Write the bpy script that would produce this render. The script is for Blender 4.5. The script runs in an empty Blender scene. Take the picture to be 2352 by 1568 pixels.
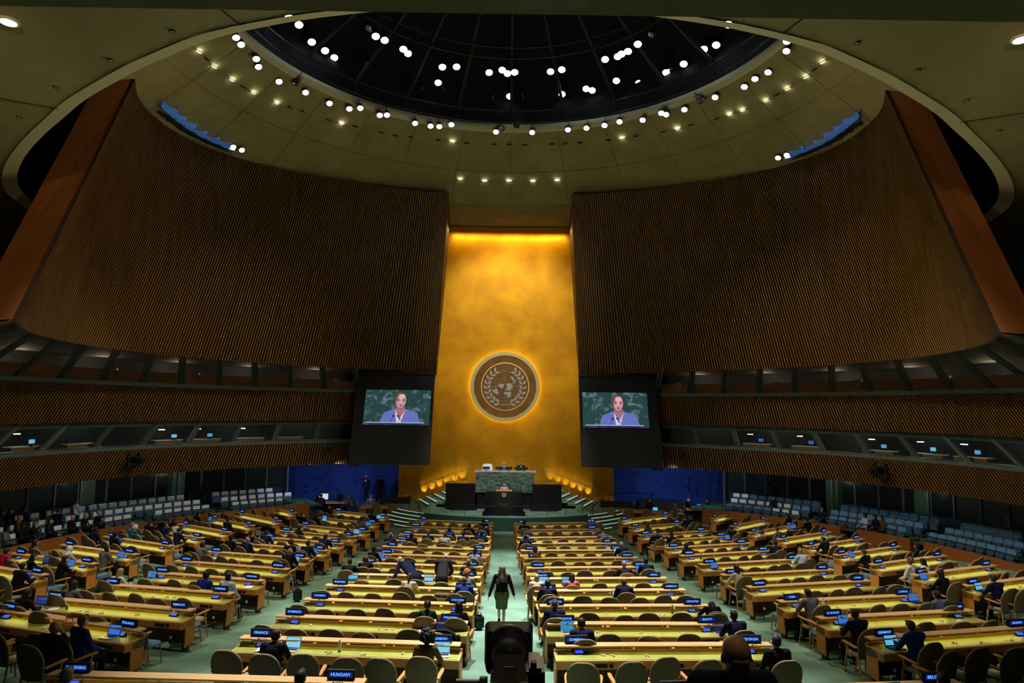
import bpy, bmesh, math, random
from mathutils import Vector, Matrix, Euler
from math import sin, cos, pi, radians, hypot, atan2, degrees
random.seed(7)
SC = bpy.context.scene
COL = SC.collection
# light levels
STRIP = 1.2; DESKL = 4.3; GOLD_TOP = 230; AMB = 1500; UPL = 75; EMB = 22; BOOTH = 60; BLUEW = 130
LIGHTRIG = [(-3, 24, 25, -2.6, 22, 1, 34000, 26), (3, 24, 25, 2.6, 22, 1, 34000, 26), (-3, 20, 25, -2.5, 14, 2, 34000, 26), (3, 20, 25, 2.5, 14, 2, 34000, 26), (-2, 31, 25, -2, 31, 0, 20000, 24), (2, 31, 25, 2, 31, 0, 20000, 24), (0, 24, 25, 0, 20, 0, 14000, 14),
            (-2, 22, 25, -1.0, 43.5, 2, 16000, 18), (2, 22, 25, 1.0, 43.5, 2, 16000, 18), (-9, 26, 23, -12, 25, 1, 10000, 60), (9, 26, 23, 12, 25, 1, 10000, 60), (9, 24, 23, -19, 36, 1.5, 8500, 42), (-9, 24, 23, 20, 33, 1.5, 10000, 46), (0, 24, 24, 0, 47.8, 11, 6800, 36), (-1.6, 29, 24, -1.5, 48, 5.3, 3000, 10), (1.6, 29, 24, 1.5, 48, 5.3, 3000, 10)]  # last two spots are added to imitate blurred reflections on the gold wall
WARMRIG = [(-5.6, 16.2, 15.3, -16.2, 25.5, 17.8, 1500, 50), (5.6, 16.2, 15.3, 16.2, 25.5, 17.8, 1500, 50), (1.5, 4.1, 10.1, 1.42, 4.3, 5.3, 130, 40), (.3, 3.9, 10.1, 0, 4.2, 5.4, 90, 30), (-7, 6, 13.6, -16.0, 23, 12.5, 1900, 34), (7, 6, 13.6, 16.0, 23, 12.5, 1900, 34)]
# ------------------------------------------------------------ camera, world, exposure
CAMZ = 7.15
F = 1568.0
ROLL = 0.0125; PITCH = math.atan((938-784)/F); YAW = math.atan(9/F)
cd = bpy.data.cameras.new('camera'); cam = bpy.data.objects.new('camera', cd); COL.objects.link(cam)
cd.sensor_width = 36; cd.lens = F/2352*36; cd.clip_end = 300; cd.clip_start = .05
cam.matrix_world = Matrix.Translation((0, 0, CAMZ)) @ Matrix.Rotation(-YAW, 4, 'Z') @ Matrix.Rotation(pi/2+PITCH, 4, 'X') @ Matrix.Rotation(ROLL, 4, 'Z')
SC.camera = cam
vs = SC.view_settings
vs.view_transform = 'Standard'; vs.look = 'None'; vs.gamma = 1; vs.use_curve_mapping = False; vs.exposure = 0.0
w = bpy.data.worlds.new('world'); SC.world = w; w.use_nodes = True
w.node_tree.nodes['Background'].inputs[0].default_value = (.010, .013, .016, 1)
w.node_tree.nodes['Background'].inputs[1].default_value = 1.0
SC.cycles.use_denoising = True
SC.cycles.max_bounces = 3; SC.cycles.use_adaptive_sampling = True; SC.cycles.adaptive_threshold = .07; SC.cycles.adaptive_min_samples = 12; SC.cycles.diffuse_bounces = 2; SC.cycles.glossy_bounces = 1; SC.cycles.transparent_max_bounces = 8
SC.cycles.sample_clamp_indirect = 3; SC.cycles.use_light_tree = True; SC.cycles.caustics_reflective = False; SC.cycles.caustics_refractive = False

def lamp(name, kind, loc, target, power, color=(1, 1, 1), size=.3, angle=60, blend=.7, parent=None, shape=None, size_y=None):
    d = bpy.data.lights.new(name, kind); d.energy = power; d.color = color
    if kind == 'SPOT': d.spot_size = radians(angle); d.spot_blend = blend; d.shadow_soft_size = size
    elif kind == 'AREA':
        d.size = size
        if size_y: d.shape = 'RECTANGLE'; d.size_y = size_y
    else: d.shadow_soft_size = size
    o = bpy.data.objects.new(name, d); COL.objects.link(o); o.location = loc
    if target is not None:
        o.rotation_euler = (Vector(target)-Vector(loc)).to_track_quat('-Z', 'Y').to_euler()
    if parent: o.parent = parent
    return o
# house lights: spots hanging in the dome opening and along its rim
COOL = (1, .985, .95); SIDEC = (1, .86, .62); WARM = (1.0, .72, .42)
for x, y, z, tx, ty, tz, p, ang in LIGHTRIG:
    lamp('house_spot', 'SPOT', (x, y, z), (tx, ty, tz), p, COOL if abs(tx) < 8 else SIDEC, .25, ang, .8)
for x, y, z, tx, ty, tz, p, ang in WARMRIG:
    lamp('fill_spot', 'SPOT', (x, y, z), (tx, ty, tz), p, WARM, .3, ang, .9)  # added warm fill for wall ends, foreground man and camera; no fittings there
lamp('gold_wall_cove', 'AREA', (0, 47.0, 19.6), (0, 47.8, 12), GOLD_TOP, (1, .74, .25), 8.0, size_y=.25)
lamp('ambient_fill', 'POINT', (0, 24, 11.5), None, AMB, (1, .86, .5), 3.0)  # added general fill floating in mid-hall, not a fitting of the room


# ------------------------------------------------------------ measured positions (world metres)
CONE = [(-13.36, 27.88, 22.17), (-13.21, 29.07, 22.11), (-12.89, 30.26, 22.1), (-12.39, 31.56, 22.11), (-11.68, 32.74, 22.16), (-9.14, 35.52, 22.33), (-3.39, 38.36, 22.54), (-3.08, 40.9, 21.18), (-1.59, 41.14, 21.17),
 (-0.08, 41.16, 21.2), (1.41, 41.14, 21.19), (2.9, 40.91, 21.19), (13.37, 27.93, 22.16), (13.19, 29.16, 22.11), (12.84, 30.35, 22.12), (12.33, 31.62, 22.13), (11.6, 32.82, 22.18), (9.02, 35.59, 22.34), (6.31, 37.31, 22.46),
 (11.14, 33.42, 22.22)]
DIMS = [(-13.29, 28.45, 22.14), (-12.67, 30.92, 22.1), (-11.21, 33.35, 22.21), (-10.73, 33.89, 22.25), (-9.7, 35.0, 22.31), (-8.49, 35.99, 22.37), (-7.23, 36.87, 22.41), (-6.5, 37.3, 22.42), (-5.71, 37.6, 22.48), (-4.2, 38.12, 22.53),
 (-2.57, 38.55, 22.55), (-0.94, 38.74, 22.57), (-0.08, 38.74, 22.58), (0.84, 38.73, 22.57), (2.42, 38.54, 22.57), (3.19, 38.4, 22.55), (4.01, 38.2, 22.53), (5.57, 37.65, 22.49), (7.05, 36.92, 22.45), (8.37, 36.08, 22.39),
 (9.62, 35.03, 22.33), (10.66, 34.03, 22.25), (12.59, 30.99, 22.12), (13.3, 28.54, 22.14)]
RIM = [(-11.68, 27.59), (-11.68, 28.14), (-11.47, 29.35), (-11.63, 30.07), (-11.16, 31.48), (-10.21, 32.58), (-9.33, 33.76), (-8.45, 34.37), (-7.86, 34.27), (-7.0, 35.11), (-6.61, 35.07), (-5.25, 36.08), (-4.44, 36.42), (-3.96, 36.46),
 (-3.27, 36.18), (-0.84, 37.09), (1.2, 37.08), (3.18, 36.65), (4.18, 36.38), (5.12, 35.99), (5.86, 35.48), (7.06, 35.22), (7.86, 34.33), (8.15, 34.5), (8.95, 33.87), (10.1, 32.43), (11.16, 31.29), (11.38, 30.49), (11.75, 29.85),
 (11.53, 27.21), (11.83, 27.98)]
RIMOFF = [(-10.51, 31.84), (-0.51, 36.78), (0.3, 36.46), (9.54, 32.93)]
INN = [(-10.33, 30.04), (-10.04, 30.61), (-9.87, 32.12), (-9.43, 32.93), (-9.14, 33.61), (-6.6, 31.51), (-6.23, 31.85), (-5.44, 32.66), (-5.27, 33.08), (-4.05, 36.16), (-3.65, 34.41), (-2.9, 34.36), (-1.2, 34.92), (-0.5, 34.63),
 (-0.22, 35.0), (-0.1, 37.69), (0.16, 34.85), (2.07, 34.72), (2.65, 34.49), (4.78, 33.36), (5.38, 33.06), (5.53, 32.8), (5.81, 32.54), (6.17, 31.85), (2.89, 37.32), (4.18, 36.61), (4.54, 36.79), (5.72, 35.62), (6.98, 35.86),
 (8.2, 34.62), (8.9, 33.7), (9.52, 32.22), (10.01, 31.82), (10.03, 30.03)]
INOFF = [(-8.05, 35.23), (-7.51, 34.12), (-6.83, 30.81), (-6.88, 36.15), (-4.97, 36.83), (-3.85, 36.93), (-1.09, 37.92), (0.73, 37.86), (7.52, 35.59), (6.63, 30.99), (8.36, 34.2)]
SLABD = [(-6.85, 13.15), (-8.79, 14.35), (-10.86, 15.68), (-12.97, 17.42), (7.02, 13.19), (8.9, 14.25), (10.91, 15.65), (12.94, 17.35)]
SLABL = [(-9.96, 12.88), (10.2, 12.94)]
ROWS = {'CL': [(-7.66, 12.1, -2.3, 11.87), (-5.54, 14.97, -0.9, 14.65), (-5.51, 17.18, -0.87, 16.77), (-5.48, 19.33, -0.85, 18.97), (-5.46, 21.53, -0.83, 21.16), (-5.36, 23.57, -0.81, 23.29), (-5.43, 25.92, -0.8, 25.43),
        (-5.19, 28.12, -0.75, 27.56), (-5.29, 30.13, -0.7, 29.64), (-5.14, 31.96, -0.71, 31.44), (-5.15, 33.87, -0.72, 33.36), (-5.11, 36.53, -0.69, 35.89), (-4.97, 38.82, -0.69, 38.04)],
 'CR': [(2.34, 11.43, 7.72, 12.02), (1.07, 14.67, 5.59, 14.85), (1.01, 16.76, 5.26, 16.83), (0.94, 18.87, 5.51, 19.08), (0.88, 21.08, 5.48, 21.4), (0.84, 23.18, 5.4, 23.48), (0.78, 25.36, 5.36, 25.75), (0.72, 27.52, 5.28, 27.92),
        (0.65, 29.51, 5.14, 29.86), (0.61, 31.46, 5.06, 31.83), (0.56, 33.23, 5.12, 33.76), (0.53, 35.73, 4.91, 36.34), (0.47, 37.94, 5.14, 38.63)],
 'FL': [(-17.97, 23.08, -13.92, 21.37), (-17.61, 25.14, -13.75, 23.61), (-17.37, 27.51, -13.56, 25.87), (-17.18, 30.07, -13.4, 28.21), (-16.79, 32.51, -13.23, 30.66), (-16.18, 34.81, -12.88, 32.68), (-15.81, 37.42, -12.66, 35.12),
        (-15.31, 39.9, -12.0, 37.18), (-13.67, 41.81, -12.2, 40.39)],
 'FR': [(13.92, 21.23, 18.03, 22.82), (13.58, 23.26, 17.46, 24.92), (13.36, 25.5, 17.19, 27.29), (13.18, 27.88, 16.9, 29.88), (13.0, 30.26, 16.53, 32.26), (12.71, 32.49, 16.11, 34.61), (12.16, 34.77, 15.4, 37.22),
        (12.03, 37.09, 14.89, 39.64), (11.92, 40.29, 13.3, 41.73)],
 'LW': [(-12.04, 16.8, -7.83, 15.36), (-12.03, 18.38, -7.66, 17.43), (-11.84, 20.6, -7.58, 19.7), (-11.45, 22.77, -7.48, 21.84), (-11.76, 25.12, -7.4, 24.06), (-11.68, 27.48, -7.36, 26.36), (-11.53, 29.95, -7.19, 28.49),
        (-11.09, 31.79, -7.06, 30.45), (-11.0, 33.96, -6.96, 32.59), (-10.7, 36.15, -6.71, 34.37), (-10.43, 38.96, -6.77, 37.14), (-10.36, 41.89, -6.68, 39.66)],
 'RW': [(7.84, 15.2, 12.13, 16.17), (7.7, 17.29, 12.01, 18.1), (7.56, 19.41, 11.88, 20.26), (7.49, 21.66, 11.78, 22.67), (7.37, 23.86, 11.65, 24.86), (7.24, 26.1, 11.56, 27.24), (7.06, 28.24, 11.25, 29.47),
        (6.94, 30.32, 11.06, 31.63), (6.74, 32.28, 10.82, 33.85), (6.52, 34.21, 10.35, 35.69), (6.54, 36.9, 9.82, 38.61), (6.4, 39.38, 9.9, 41.9)]}
PEOPLE = [(-16.68, 23.56, 'bun', 'dark', 'magenta', 'l', 'type', False), (-17.11, 25.6, 'long', 'dark', 'grey', 'l', 'rest', False), (-15.14, 24.44, 'hijab', 'white', 'lightgrey', 'l', 'type', False),
 (-14.12, 24.94, 'short', 'black', 'grey', 'd', 'type', True), (-15.24, 22.77, 'long', 'dark', 'black', 'l', 'type', True), (-14.14, 22.65, 'long', 'dark', 'black', 'l', 'type', True),
 (-14.24, 20.85, 'short', 'dark', 'black', 'l', 'type', True), (-17.19, 29.42, 'short', 'black', 'navy', 'd', 'lean', False), (-15.77, 28.35, 'short', 'black', 'black', 'd', 'lean', False),
 (-11.36, 20.84, 'long', 'blonde', 'white', 'l', 'type', False), (-11.37, 18.67, 'long', 'dark', 'grey', 'l', 'type', False), (-11.67, 17.31, 'long', 'dark', 'black', 'l', 'type', False),
 (-8.76, 13.87, 'short', 'blonde', 'black', 'l', 'chin', False), (-8.53, 14.38, 'short', 'auburn', 'blue', 'l', 'rest', True), (-16.17, 30.6, 'curly', 'white', 'teal', 'l', 'type', False),
 (-16.66, 31.24, 'short', 'sandy', 'grey', 'l', 'rest', False), (-16.35, 32.2, 'short', 'dark', 'black', 'l', 'chin', False), (-15.89, 31.76, 'curly', 'dark', 'black', 'l', 'rest', False),
 (-15.42, 31.74, 'short', 'dark', 'navy', 'm', 'rest', True), (-15.86, 33.48, 'long', 'dark', 'black', 'l', 'rest', False), (-15.15, 32.26, 'short', 'brown', 'white', 'l', 'rest', False),
 (-14.22, 30.57, 'short', 'dark', 'navy', 'l', 'type', False), (-16.1, 36.58, 'long', 'dark', 'black', 'l', 'type', False), (-13.61, 34.3, 'short', 'dark', 'black', 'l', 'rest', False),
 (-11.28, 28.82, 'short', 'black', 'black', 'd', 'rest', False), (-10.44, 28.38, 'bald', 'none', 'navy', 'm', 'rest', True), (-11.08, 30.44, 'short', 'black', 'black', 'm', 'type', False),
 (-11.56, 26.79, 'short', 'dark', 'grey', 'm', 'type', False), (-8.69, 20.51, 'short', 'black', 'blue', 'd', 'rest', False), (-7.98, 20.36, 'short', 'black', 'pattern', 'd', 'rest', True),
 (-10.5, 30.78, 'short', 'dark', 'navy', 'l', 'type', False), (-10.96, 37.58, 'short', 'dark', 'black', 'l', 'chin', True), (-10.05, 37.11, 'long', 'black', 'black', 'm', 'rest', False),
 (-10.49, 41.17, 'short', 'dark', 'black', 'm', 'chin', True), (-9.65, 32.73, 'long', 'black', 'black', 'l', 'rest', False), (-7.47, 39.17, 'short', 'black', 'navy', 'm', 'type', True),
 (-7.61, 36.88, 'long', 'black', 'greybrown', 'm', 'type', False), (-7.43, 33.03, 'long', 'brown', 'greybrown', 'l', 'rest', True), (-7.76, 30.2, 'short', 'dark', 'navy', 'l', 'chin', False),
 (-8.61, 28.17, 'curly', 'brown', 'black', 'l', 'type', False), (-7.92, 28.16, 'short', 'dark', 'navy', 'l', 'type', True), (-7.95, 25.92, 'bald', 'none', 'black', 'm', 'type', True),
 (-5.31, 24.03, 'short', 'dark', 'black', 'l', 'type', True), (-4.9, 24.72, 'short', 'brown', 'black', 'l', 'chin', False), (-5.12, 27.3, 'bun', 'black', 'black', 'm', 'type', False),
 (-5.07, 30.86, 'bald', 'none', 'navy', 'd', 'rest', True), (-4.17, 31.09, 'short', 'black', 'black', 'd', 'rest', False), (-3.53, 31.98, 'bald', 'none', 'navy', 'd', 'rest', False),
 (-2.72, 31.37, 'bald', 'none', 'lightgrey', 'd', 'rest', False), (-2.66, 33.11, 'short', 'black', 'blue', 'd', 'rest', False), (-1.93, 31.9, 'short', 'black', 'navy', 'd', 'rest', False),
 (-1.8, 34.65, 'short', 'black', 'black', 'd', 'rest', False), (-1.08, 34.92, 'short', 'black', 'charcoal', 'd', 'rest', False), (-1.17, 36.45, 'short', 'black', 'black', 'd', 'rest', False),
 (-1.35, 31.79, 'short', 'black', 'black', 'd', 'rest', False), (-1.09, 31.99, 'short', 'black', 'black', 'd', 'rest', False), (-1.16, 27.0, 'ponytail', 'black', 'lilac', 'l', 'type', False),
 (-1.26, 24.1, 'bald', 'none', 'charcoal', 'd', 'rest', True), (-1.2, 22.08, 'curly', 'red', 'grey', 'l', 'type', False), (-1.19, 20.61, 'bald', 'none', 'blue', 'd', 'rest', False),
 (-2.88, 21.3, 'ponytail', 'brown', 'cream', 'l', 'type', False), (-1.88, 17.21, 'bun', 'dark', 'darkgreen', 'm', 'rest', False), (-1.1, 17.09, 'long', 'black', 'black', 'l', 'rest', False),
 (-4.41, 13.71, 'short', 'dark', 'black', 'l', 'type', True), (-1.49, 13.74, 'afro', 'black', 'brownprint', 'd', 'type', False), (-6.48, 10.62, 'short', 'grey', 'black', 'l', 'rest', False),
 (-3.07, 10.8, 'short', 'black', 'black', 'l', 'rest', False), (0.94, 35.8, 'short', 'black', 'black', 'm', 'rest', False), (4.68, 38.16, 'bald', 'none', 'greyblue', 'm', 'slump', False),
 (0.88, 30.93, 'short', 'black', 'black', 'm', 'rest', False), (1.19, 28.06, 'long', 'brown', 'greybrown', 'm', 'rest', False), (4.69, 33.61, 'bald', 'none', 'grey', 'm', 'slump', False),
 (4.82, 29.08, 'short', 'grey', 'navy', 'm', 'type', False), (4.07, 24.0, 'short', 'grey', 'charcoal', 'l', 'rest', False), (5.01, 24.93, 'short', 'black', 'navy', 'l', 'type', False),
 (0.98, 21.71, 'bun', 'blonde', 'beige', 'l', 'type', False), (2.08, 21.86, 'long', 'dark', 'pink', 'l', 'type', False), (1.24, 20.37, 'short', 'black', 'black', 'm', 'type', False),
 (3.51, 20.71, 'bald', 'none', 'navy', 'd', 'type', False), (1.22, 17.22, 'bald', 'none', 'navy', 'd', 'rest', True), (5.41, 18.37, 'long', 'black', 'black', 'm', 'slump', False),
 (1.66, 15.24, 'short', 'dark', 'navy', 'l', 'type', False), (5.23, 16.1, 'short', 'dark', 'navy', 'l', 'type', True), (5.18, 13.48, 'short', 'dark', 'black', 'l', 'rest', True),
 (2.92, 10.99, 'bun', 'blonde', 'black', 'l', 'rest', False), (7.21, 35.48, 'long', 'brown', 'brownprint', 'l', 'rest', False), (6.92, 32.39, 'bald', 'none', 'black', 'l', 'rest', False),
 (7.69, 32.37, 'long', 'dark', 'black', 'm', 'rest', False), (9.91, 38.2, 'short', 'dark', 'navy', 'l', 'chin', False), (10.21, 38.19, 'short', 'black', 'navy', 'l', 'rest', False),
 (11.0, 34.03, 'short', 'dark', 'black', 'l', 'type', False), (7.52, 29.13, 'long', 'black', 'black', 'l', 'chin', False), (11.22, 29.03, 'short', 'dark', 'navy', 'l', 'rest', False),
 (11.34, 26.86, 'short', 'sandy', 'paleblue', 'l', 'type', False), (13.11, 33.66, 'bun', 'brown', 'grey', 'l', 'rest', False), (13.77, 33.97, 'long', 'blonde', 'black', 'l', 'rest', False),
 (15.45, 38.11, 'short', 'black', 'black', 'l', 'rest', False), (15.82, 36.59, 'short', 'dark', 'black', 'l', 'type', False), (13.68, 30.03, 'short', 'black', 'black', 'm', 'type', True),
 (13.7, 26.69, 'bun', 'brown', 'black', 'l', 'type', False), (7.72, 23.4, 'long', 'black', 'beige', 'l', 'type', False), (16.38, 27.76, 'long', 'black', 'darkgreen', 'l', 'rest', False),
 (13.85, 23.91, 'curly', 'auburn', 'white', 'l', 'rest', False), (14.48, 24.24, 'long', 'black', 'white', 'l', 'type', False), (13.54, 21.78, 'long', 'black', 'black', 'l', 'type', False),
 (14.38, 20.62, 'short', 'brown', 'navy', 'l', 'type', False), (11.34, 18.43, 'bun', 'dark', 'greyblue', 'l', 'rest', False), (8.12, 18.84, 'short', 'dark', 'grey', 'm', 'type', True),
 (8.03, 16.16, 'short', 'dark', 'black', 'l', 'type', True), (8.55, 14.85, 'short', 'brown', 'blue', 'l', 'type', True), (6.68, 10.8, 'short', 'black', 'black', 'l', 'rest', False)]
LAPTOPS = [(-14.16, 26.17, 'blue'), (-15.75, 24.44, 'navy'), (-14.61, 24.06, 'blue'), (-14.51, 21.58, 'navy'), (-11.85, 20.31, 'navy'), (-11.92, 18.44, 'navy'), (-8.46, 15.47, 'blue'), (-16.09, 37.8, 'blue'), (-11.24, 31.92, 'cyan'),
 (-11.73, 22.88, 'blue'), (-10.42, 31.85, 'blue'), (-7.24, 39.96, 'cyan'), (-7.31, 37.38, 'blue'), (-10.02, 38.7, 'cyan'), (-7.28, 34.7, 'cyan'), (-8.45, 29.03, 'blue'), (-7.72, 28.79, 'blue'), (-7.85, 26.52, 'cyan'),
 (-5.0, 24.07, 'cyan'), (-4.99, 28.16, 'blue'), (-4.39, 14.84, 'sky'), (-1.24, 14.82, 'sky'), (-1.42, 16.91, 'dark'), (-2.53, 23.26, 'sky'), (4.76, 30.19, 'sky'), (4.9, 25.78, 'blue'), (1.24, 23.39, 'sky'), (2.0, 23.42, 'cyan'),
 (1.3, 21.27, 'sky'), (3.38, 21.24, 'white'), (1.5, 16.74, 'photo'), (5.23, 17.17, 'dark'), (0.93, 33.31, 'dark'), (7.6, 34.42, 'dark'), (10.6, 34.1, 'blue'), (12.93, 35.21, 'dark'), (15.67, 37.51, 'blue'), (14.62, 37.66, 'blue'),
 (13.88, 28.33, 'blue'), (7.83, 24.19, 'blue'), (7.74, 26.45, 'blue'), (13.98, 23.12, 'blue'), (14.37, 21.4, 'cyan'), (11.67, 20.27, 'blue'), (8.28, 17.55, 'blue'), (8.3, 15.24, 'cyan'), (6.39, 12.36, 'cyan'),
 (-16.06, 29.72, 'navy')]
SEATS = [('LA', 3, 10, -65.0, -53.1, 1.93), ('LA', 2, 10, -64.4, -51.9, 1.7), ('LA', 1, 6, -70.0, -63.4, 1.49), ('LA', 1, 6, -58.8, -51.7, 1.48), ('LC', 3, 7, -47.9, -39.8, 1.88), ('LC', 2, 8, -47.6, -37.6, 1.66),
 ('LC', 1, 6, -47.0, -39.9, 1.45), ('RC', 3, 10, 38.9, 51.0, 1.84), ('RC', 2, 9, 39.4, 50.6, 1.6), ('RC', 1, 8, 39.5, 50.2, 1.4), ('RB', 3, 10, 55.2, 67.4, 1.89), ('RB', 2, 10, 55.0, 66.9, 1.65), ('RB', 1, 8, 56.1, 66.2, 1.43),
 ('RA', 3, 7, 71.3, 77.5, 1.95), ('RA', 2, 8, 71.0, 79.7, 1.68), ('RA', 1, 9, 70.6, 81.0, 1.45)]
SIDEP = [(-71.33, 2.27, 'bald', 'none', 'black', 'l', '1'), (-69.5, 2.16, 'long', 'blonde', 'black', 'l', '1'), (-67.67, 2.18, 'curly', 'grey', 'black', 'l', '1'), (-67.39, 2.32, 'short', 'sandy', 'paleblue', 'l', '3'),
 (-71.97, 2.46, 'short', 'dark', 'navy', 'l', '2'), (-76.6, 2.32, 'short', 'grey', 'black', 'l', '1'), (-76.18, 2.11, 'long', 'blonde', 'brownprint', 'l', '2'), (-75.41, 2.07, 'short', 'dark', 'navy', 'l', '3'),
 (-74.27, 1.9, 'short', 'dark', 'navy', 'l', '1'), (-77.93, 1.92, 'short', 'black', 'black', 'd', '1'), (-77.23, 1.95, 'long', 'black', 'black', 'd', '1'), (-79.9, 1.96, 'short', 'black', 'grey', 'd', '1'),
 (-73.89, 2.56, 'long', 'black', 'black', 'm', '3'), (-76.35, 2.57, 'short', 'brown', 'darkgreen', 'l', '3'), (45.81, 1.62, 'short', 'black', 'navy', 'm', '2'), (54.6, 1.86, 'short', 'black', 'navy', 'm', '1'),
 (62.58, 1.78, 'long', 'black', 'black', 'm', '1'), (63.59, 1.84, 'long', 'black', 'brownprint', 'm', '1'), (61.04, 1.82, 'long', 'black', 'paleblue', 'm', '1')]
# ------------------------------------------------------------ helpers
def g(x, y):
    t = max(0, hypot(x, 52-y)-15); return .0231*t+.00168*t*t
def tag(o, label=None, cat=None, group=None, kind=None):
    if label: o['label'] = label
    if cat: o['category'] = cat
    if group: o['group'] = group
    if kind: o['kind'] = kind
    return o
def empty(name, loc=(0, 0, 0), rz=0, label=None, cat=None, group=None):
    o = bpy.data.objects.new(name, None); COL.objects.link(o); o.empty_display_size = .1
    o.location = loc; o.rotation_euler = (0, 0, rz); return tag(o, label, cat, group)
def link(name, me, parent=None, mats=None):
    o = bpy.data.objects.new(name, me); COL.objects.link(o)
    if parent: o.parent = parent
    if mats:
        for i, m in enumerate(mats):
            if i < len(o.material_slots): o.material_slots[i].link = 'OBJECT'; o.material_slots[i].material = m
    return o
def copy_tree(o, parent=None):
    c = o.copy(); COL.objects.link(c); c.parent = parent
    for ch in list(o.children): copy_tree(ch, c)
    return c
class MB:
    def __init__(s): s.v = []; s.f = []; s.m = []; s.sm = []
    def add(s, vs, fs, mi=0, smooth=False):
        b = len(s.v); s.v += [tuple(p) for p in vs]
        for f in fs: s.f.append(tuple(b+i for i in f)); s.m.append(mi); s.sm.append(smooth)
        return s
    def box(s, c, d, rz=0, mi=0, R=None):
        x, y, z = d[0]/2, d[1]/2, d[2]/2
        P = [Vector(p) for p in ((-x, -y, -z), (x, -y, -z), (x, y, -z), (-x, y, -z), (-x, -y, z), (x, -y, z), (x, y, z), (-x, y, z))]
        M = R if R is not None else Matrix.Rotation(rz, 3, 'Z')
        return s.add([M @ p+Vector(c) for p in P], [(0, 3, 2, 1), (4, 5, 6, 7), (0, 1, 5, 4), (1, 2, 6, 5), (2, 3, 7, 6), (3, 0, 4, 7)], mi)
    def tube(s, a, b, r, r2=None, n=10, mi=0, caps=True, smooth=True):
        a = Vector(a); b = Vector(b); r2 = r if r2 is None else r2
        q = (b-a).to_track_quat('Z', 'Y'); V = []
        for P, rr in ((a, r), (b, r2)):
            for i in range(n): V.append(q @ Vector((rr*cos(2*pi*i/n), rr*sin(2*pi*i/n), 0))+P)
        s.add(V, [(i, (i+1) % n, n+(i+1) % n, n+i) for i in range(n)], mi, smooth)
        if caps: s.add(V, [tuple(reversed(range(n))), tuple(range(n, 2*n))], mi)
        return s
    def path(s, pts, r, n=6, mi=0):
        for a, b in zip(pts, pts[1:]): s.tube(a, b, r, n=n, mi=mi)
        return s
    def prism(s, poly, h0, h1, axis='z', mi=0):
        n = len(poly)
        def T(p, h): return {'z': (p[0], p[1], h), 'x': (h, p[0], p[1]), 'y': (p[0], h, p[1])}[axis]
        V = [T(p, h0) for p in poly]+[T(p, h1) for p in poly]
        return s.add(V, [(i, (i+1) % n, n+(i+1) % n, n+i) for i in range(n)]+[tuple(reversed(range(n))), tuple(range(n, 2*n))], mi)
    def ell(s, c, r, n=12, m=8, mi=0, R=None):
        V = []; c = Vector(c)
        for j in range(m+1):
            for i in range(n):
                t = pi*j/m; p = 2*pi*i/n
                v = Vector((r[0]*sin(t)*cos(p), r[1]*sin(t)*sin(p), r[2]*cos(t)))
                V.append((R @ v if R is not None else v)+c)
        return s.add(V, [(j*n+i, (j+1)*n+i, (j+1)*n+(i+1) % n, j*n+(i+1) % n) for j in range(m) for i in range(n)], mi, True)
    def cap(s, a, b, ra, rb, mi=0, n=12):
        s.tube(a, b, ra, rb, n=n, mi=mi); s.ell(a, (ra,)*3, n, 6, mi); s.ell(b, (rb,)*3, n, 6, mi); return s
    def lathe(s, prof, c=(0, 0, 0), n=20, mi=0, axis=None):
        M = (Vector(axis).to_track_quat('Z', 'Y').to_matrix() if axis else Matrix.Identity(3)); V = []
        for r, z in prof:
            for i in range(n): V.append(M @ Vector((r*cos(2*pi*i/n), r*sin(2*pi*i/n), z))+Vector(c))
        return s.add(V, [(j*n+i, j*n+(i+1) % n, (j+1)*n+(i+1) % n, (j+1)*n+i) for j in range(len(prof)-1) for i in range(n)], mi, True)
    def grid(s, fn, nu, nv, mi=0, smooth=False):
        V = [fn(i/nu, j/nv) for j in range(nv+1) for i in range(nu+1)]
        return s.add(V, [(j*(nu+1)+i, j*(nu+1)+i+1, (j+1)*(nu+1)+i+1, (j+1)*(nu+1)+i) for j in range(nv) for i in range(nu)], mi, smooth)
    def mesh(s, name, mats):
        me = bpy.data.meshes.new(name); me.from_pydata(s.v, [], s.f)
        for m in mats: me.materials.append(m)
        me.polygons.foreach_set('material_index', s.m); me.polygons.foreach_set('use_smooth', s.sm)
        me.update(); return me
    def build(s, name, mats, parent=None, bevel=0):
        if not isinstance(mats, (list, tuple)): mats = [mats]
        me = s.mesh(name, mats)
        if bevel:
            bm = bmesh.new(); bm.from_mesh(me); bmesh.ops.remove_doubles(bm, verts=bm.verts, dist=1e-5)
            bmesh.ops.bevel(bm, geom=bm.edges[:]+bm.verts[:], offset=bevel, segments=2, affect='EDGES', clamp_overlap=True)
            bm.to_mesh(me); bm.free()
        return link(name, me, parent)
def remesh(mb, name, vox, smooth=4, mats=()):
    me = mb.mesh(name, [])
    o = bpy.data.objects.new('tmp', me); COL.objects.link(o)
    m = o.modifiers.new('r', 'REMESH'); m.mode = 'VOXEL'; m.voxel_size = vox; m.use_smooth_shade = True
    if smooth: k = o.modifiers.new('s', 'SMOOTH'); k.factor = .5; k.iterations = smooth
    dg = bpy.context.evaluated_depsgraph_get(); ev = o.evaluated_get(dg)
    out = bpy.data.meshes.new_from_object(ev); out.name = name
    bpy.data.objects.remove(o); bpy.data.meshes.remove(me)
    out.materials.clear()
    for q in mats: out.materials.append(q)
    for p in out.polygons: p.use_smooth = True
    return out
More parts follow.
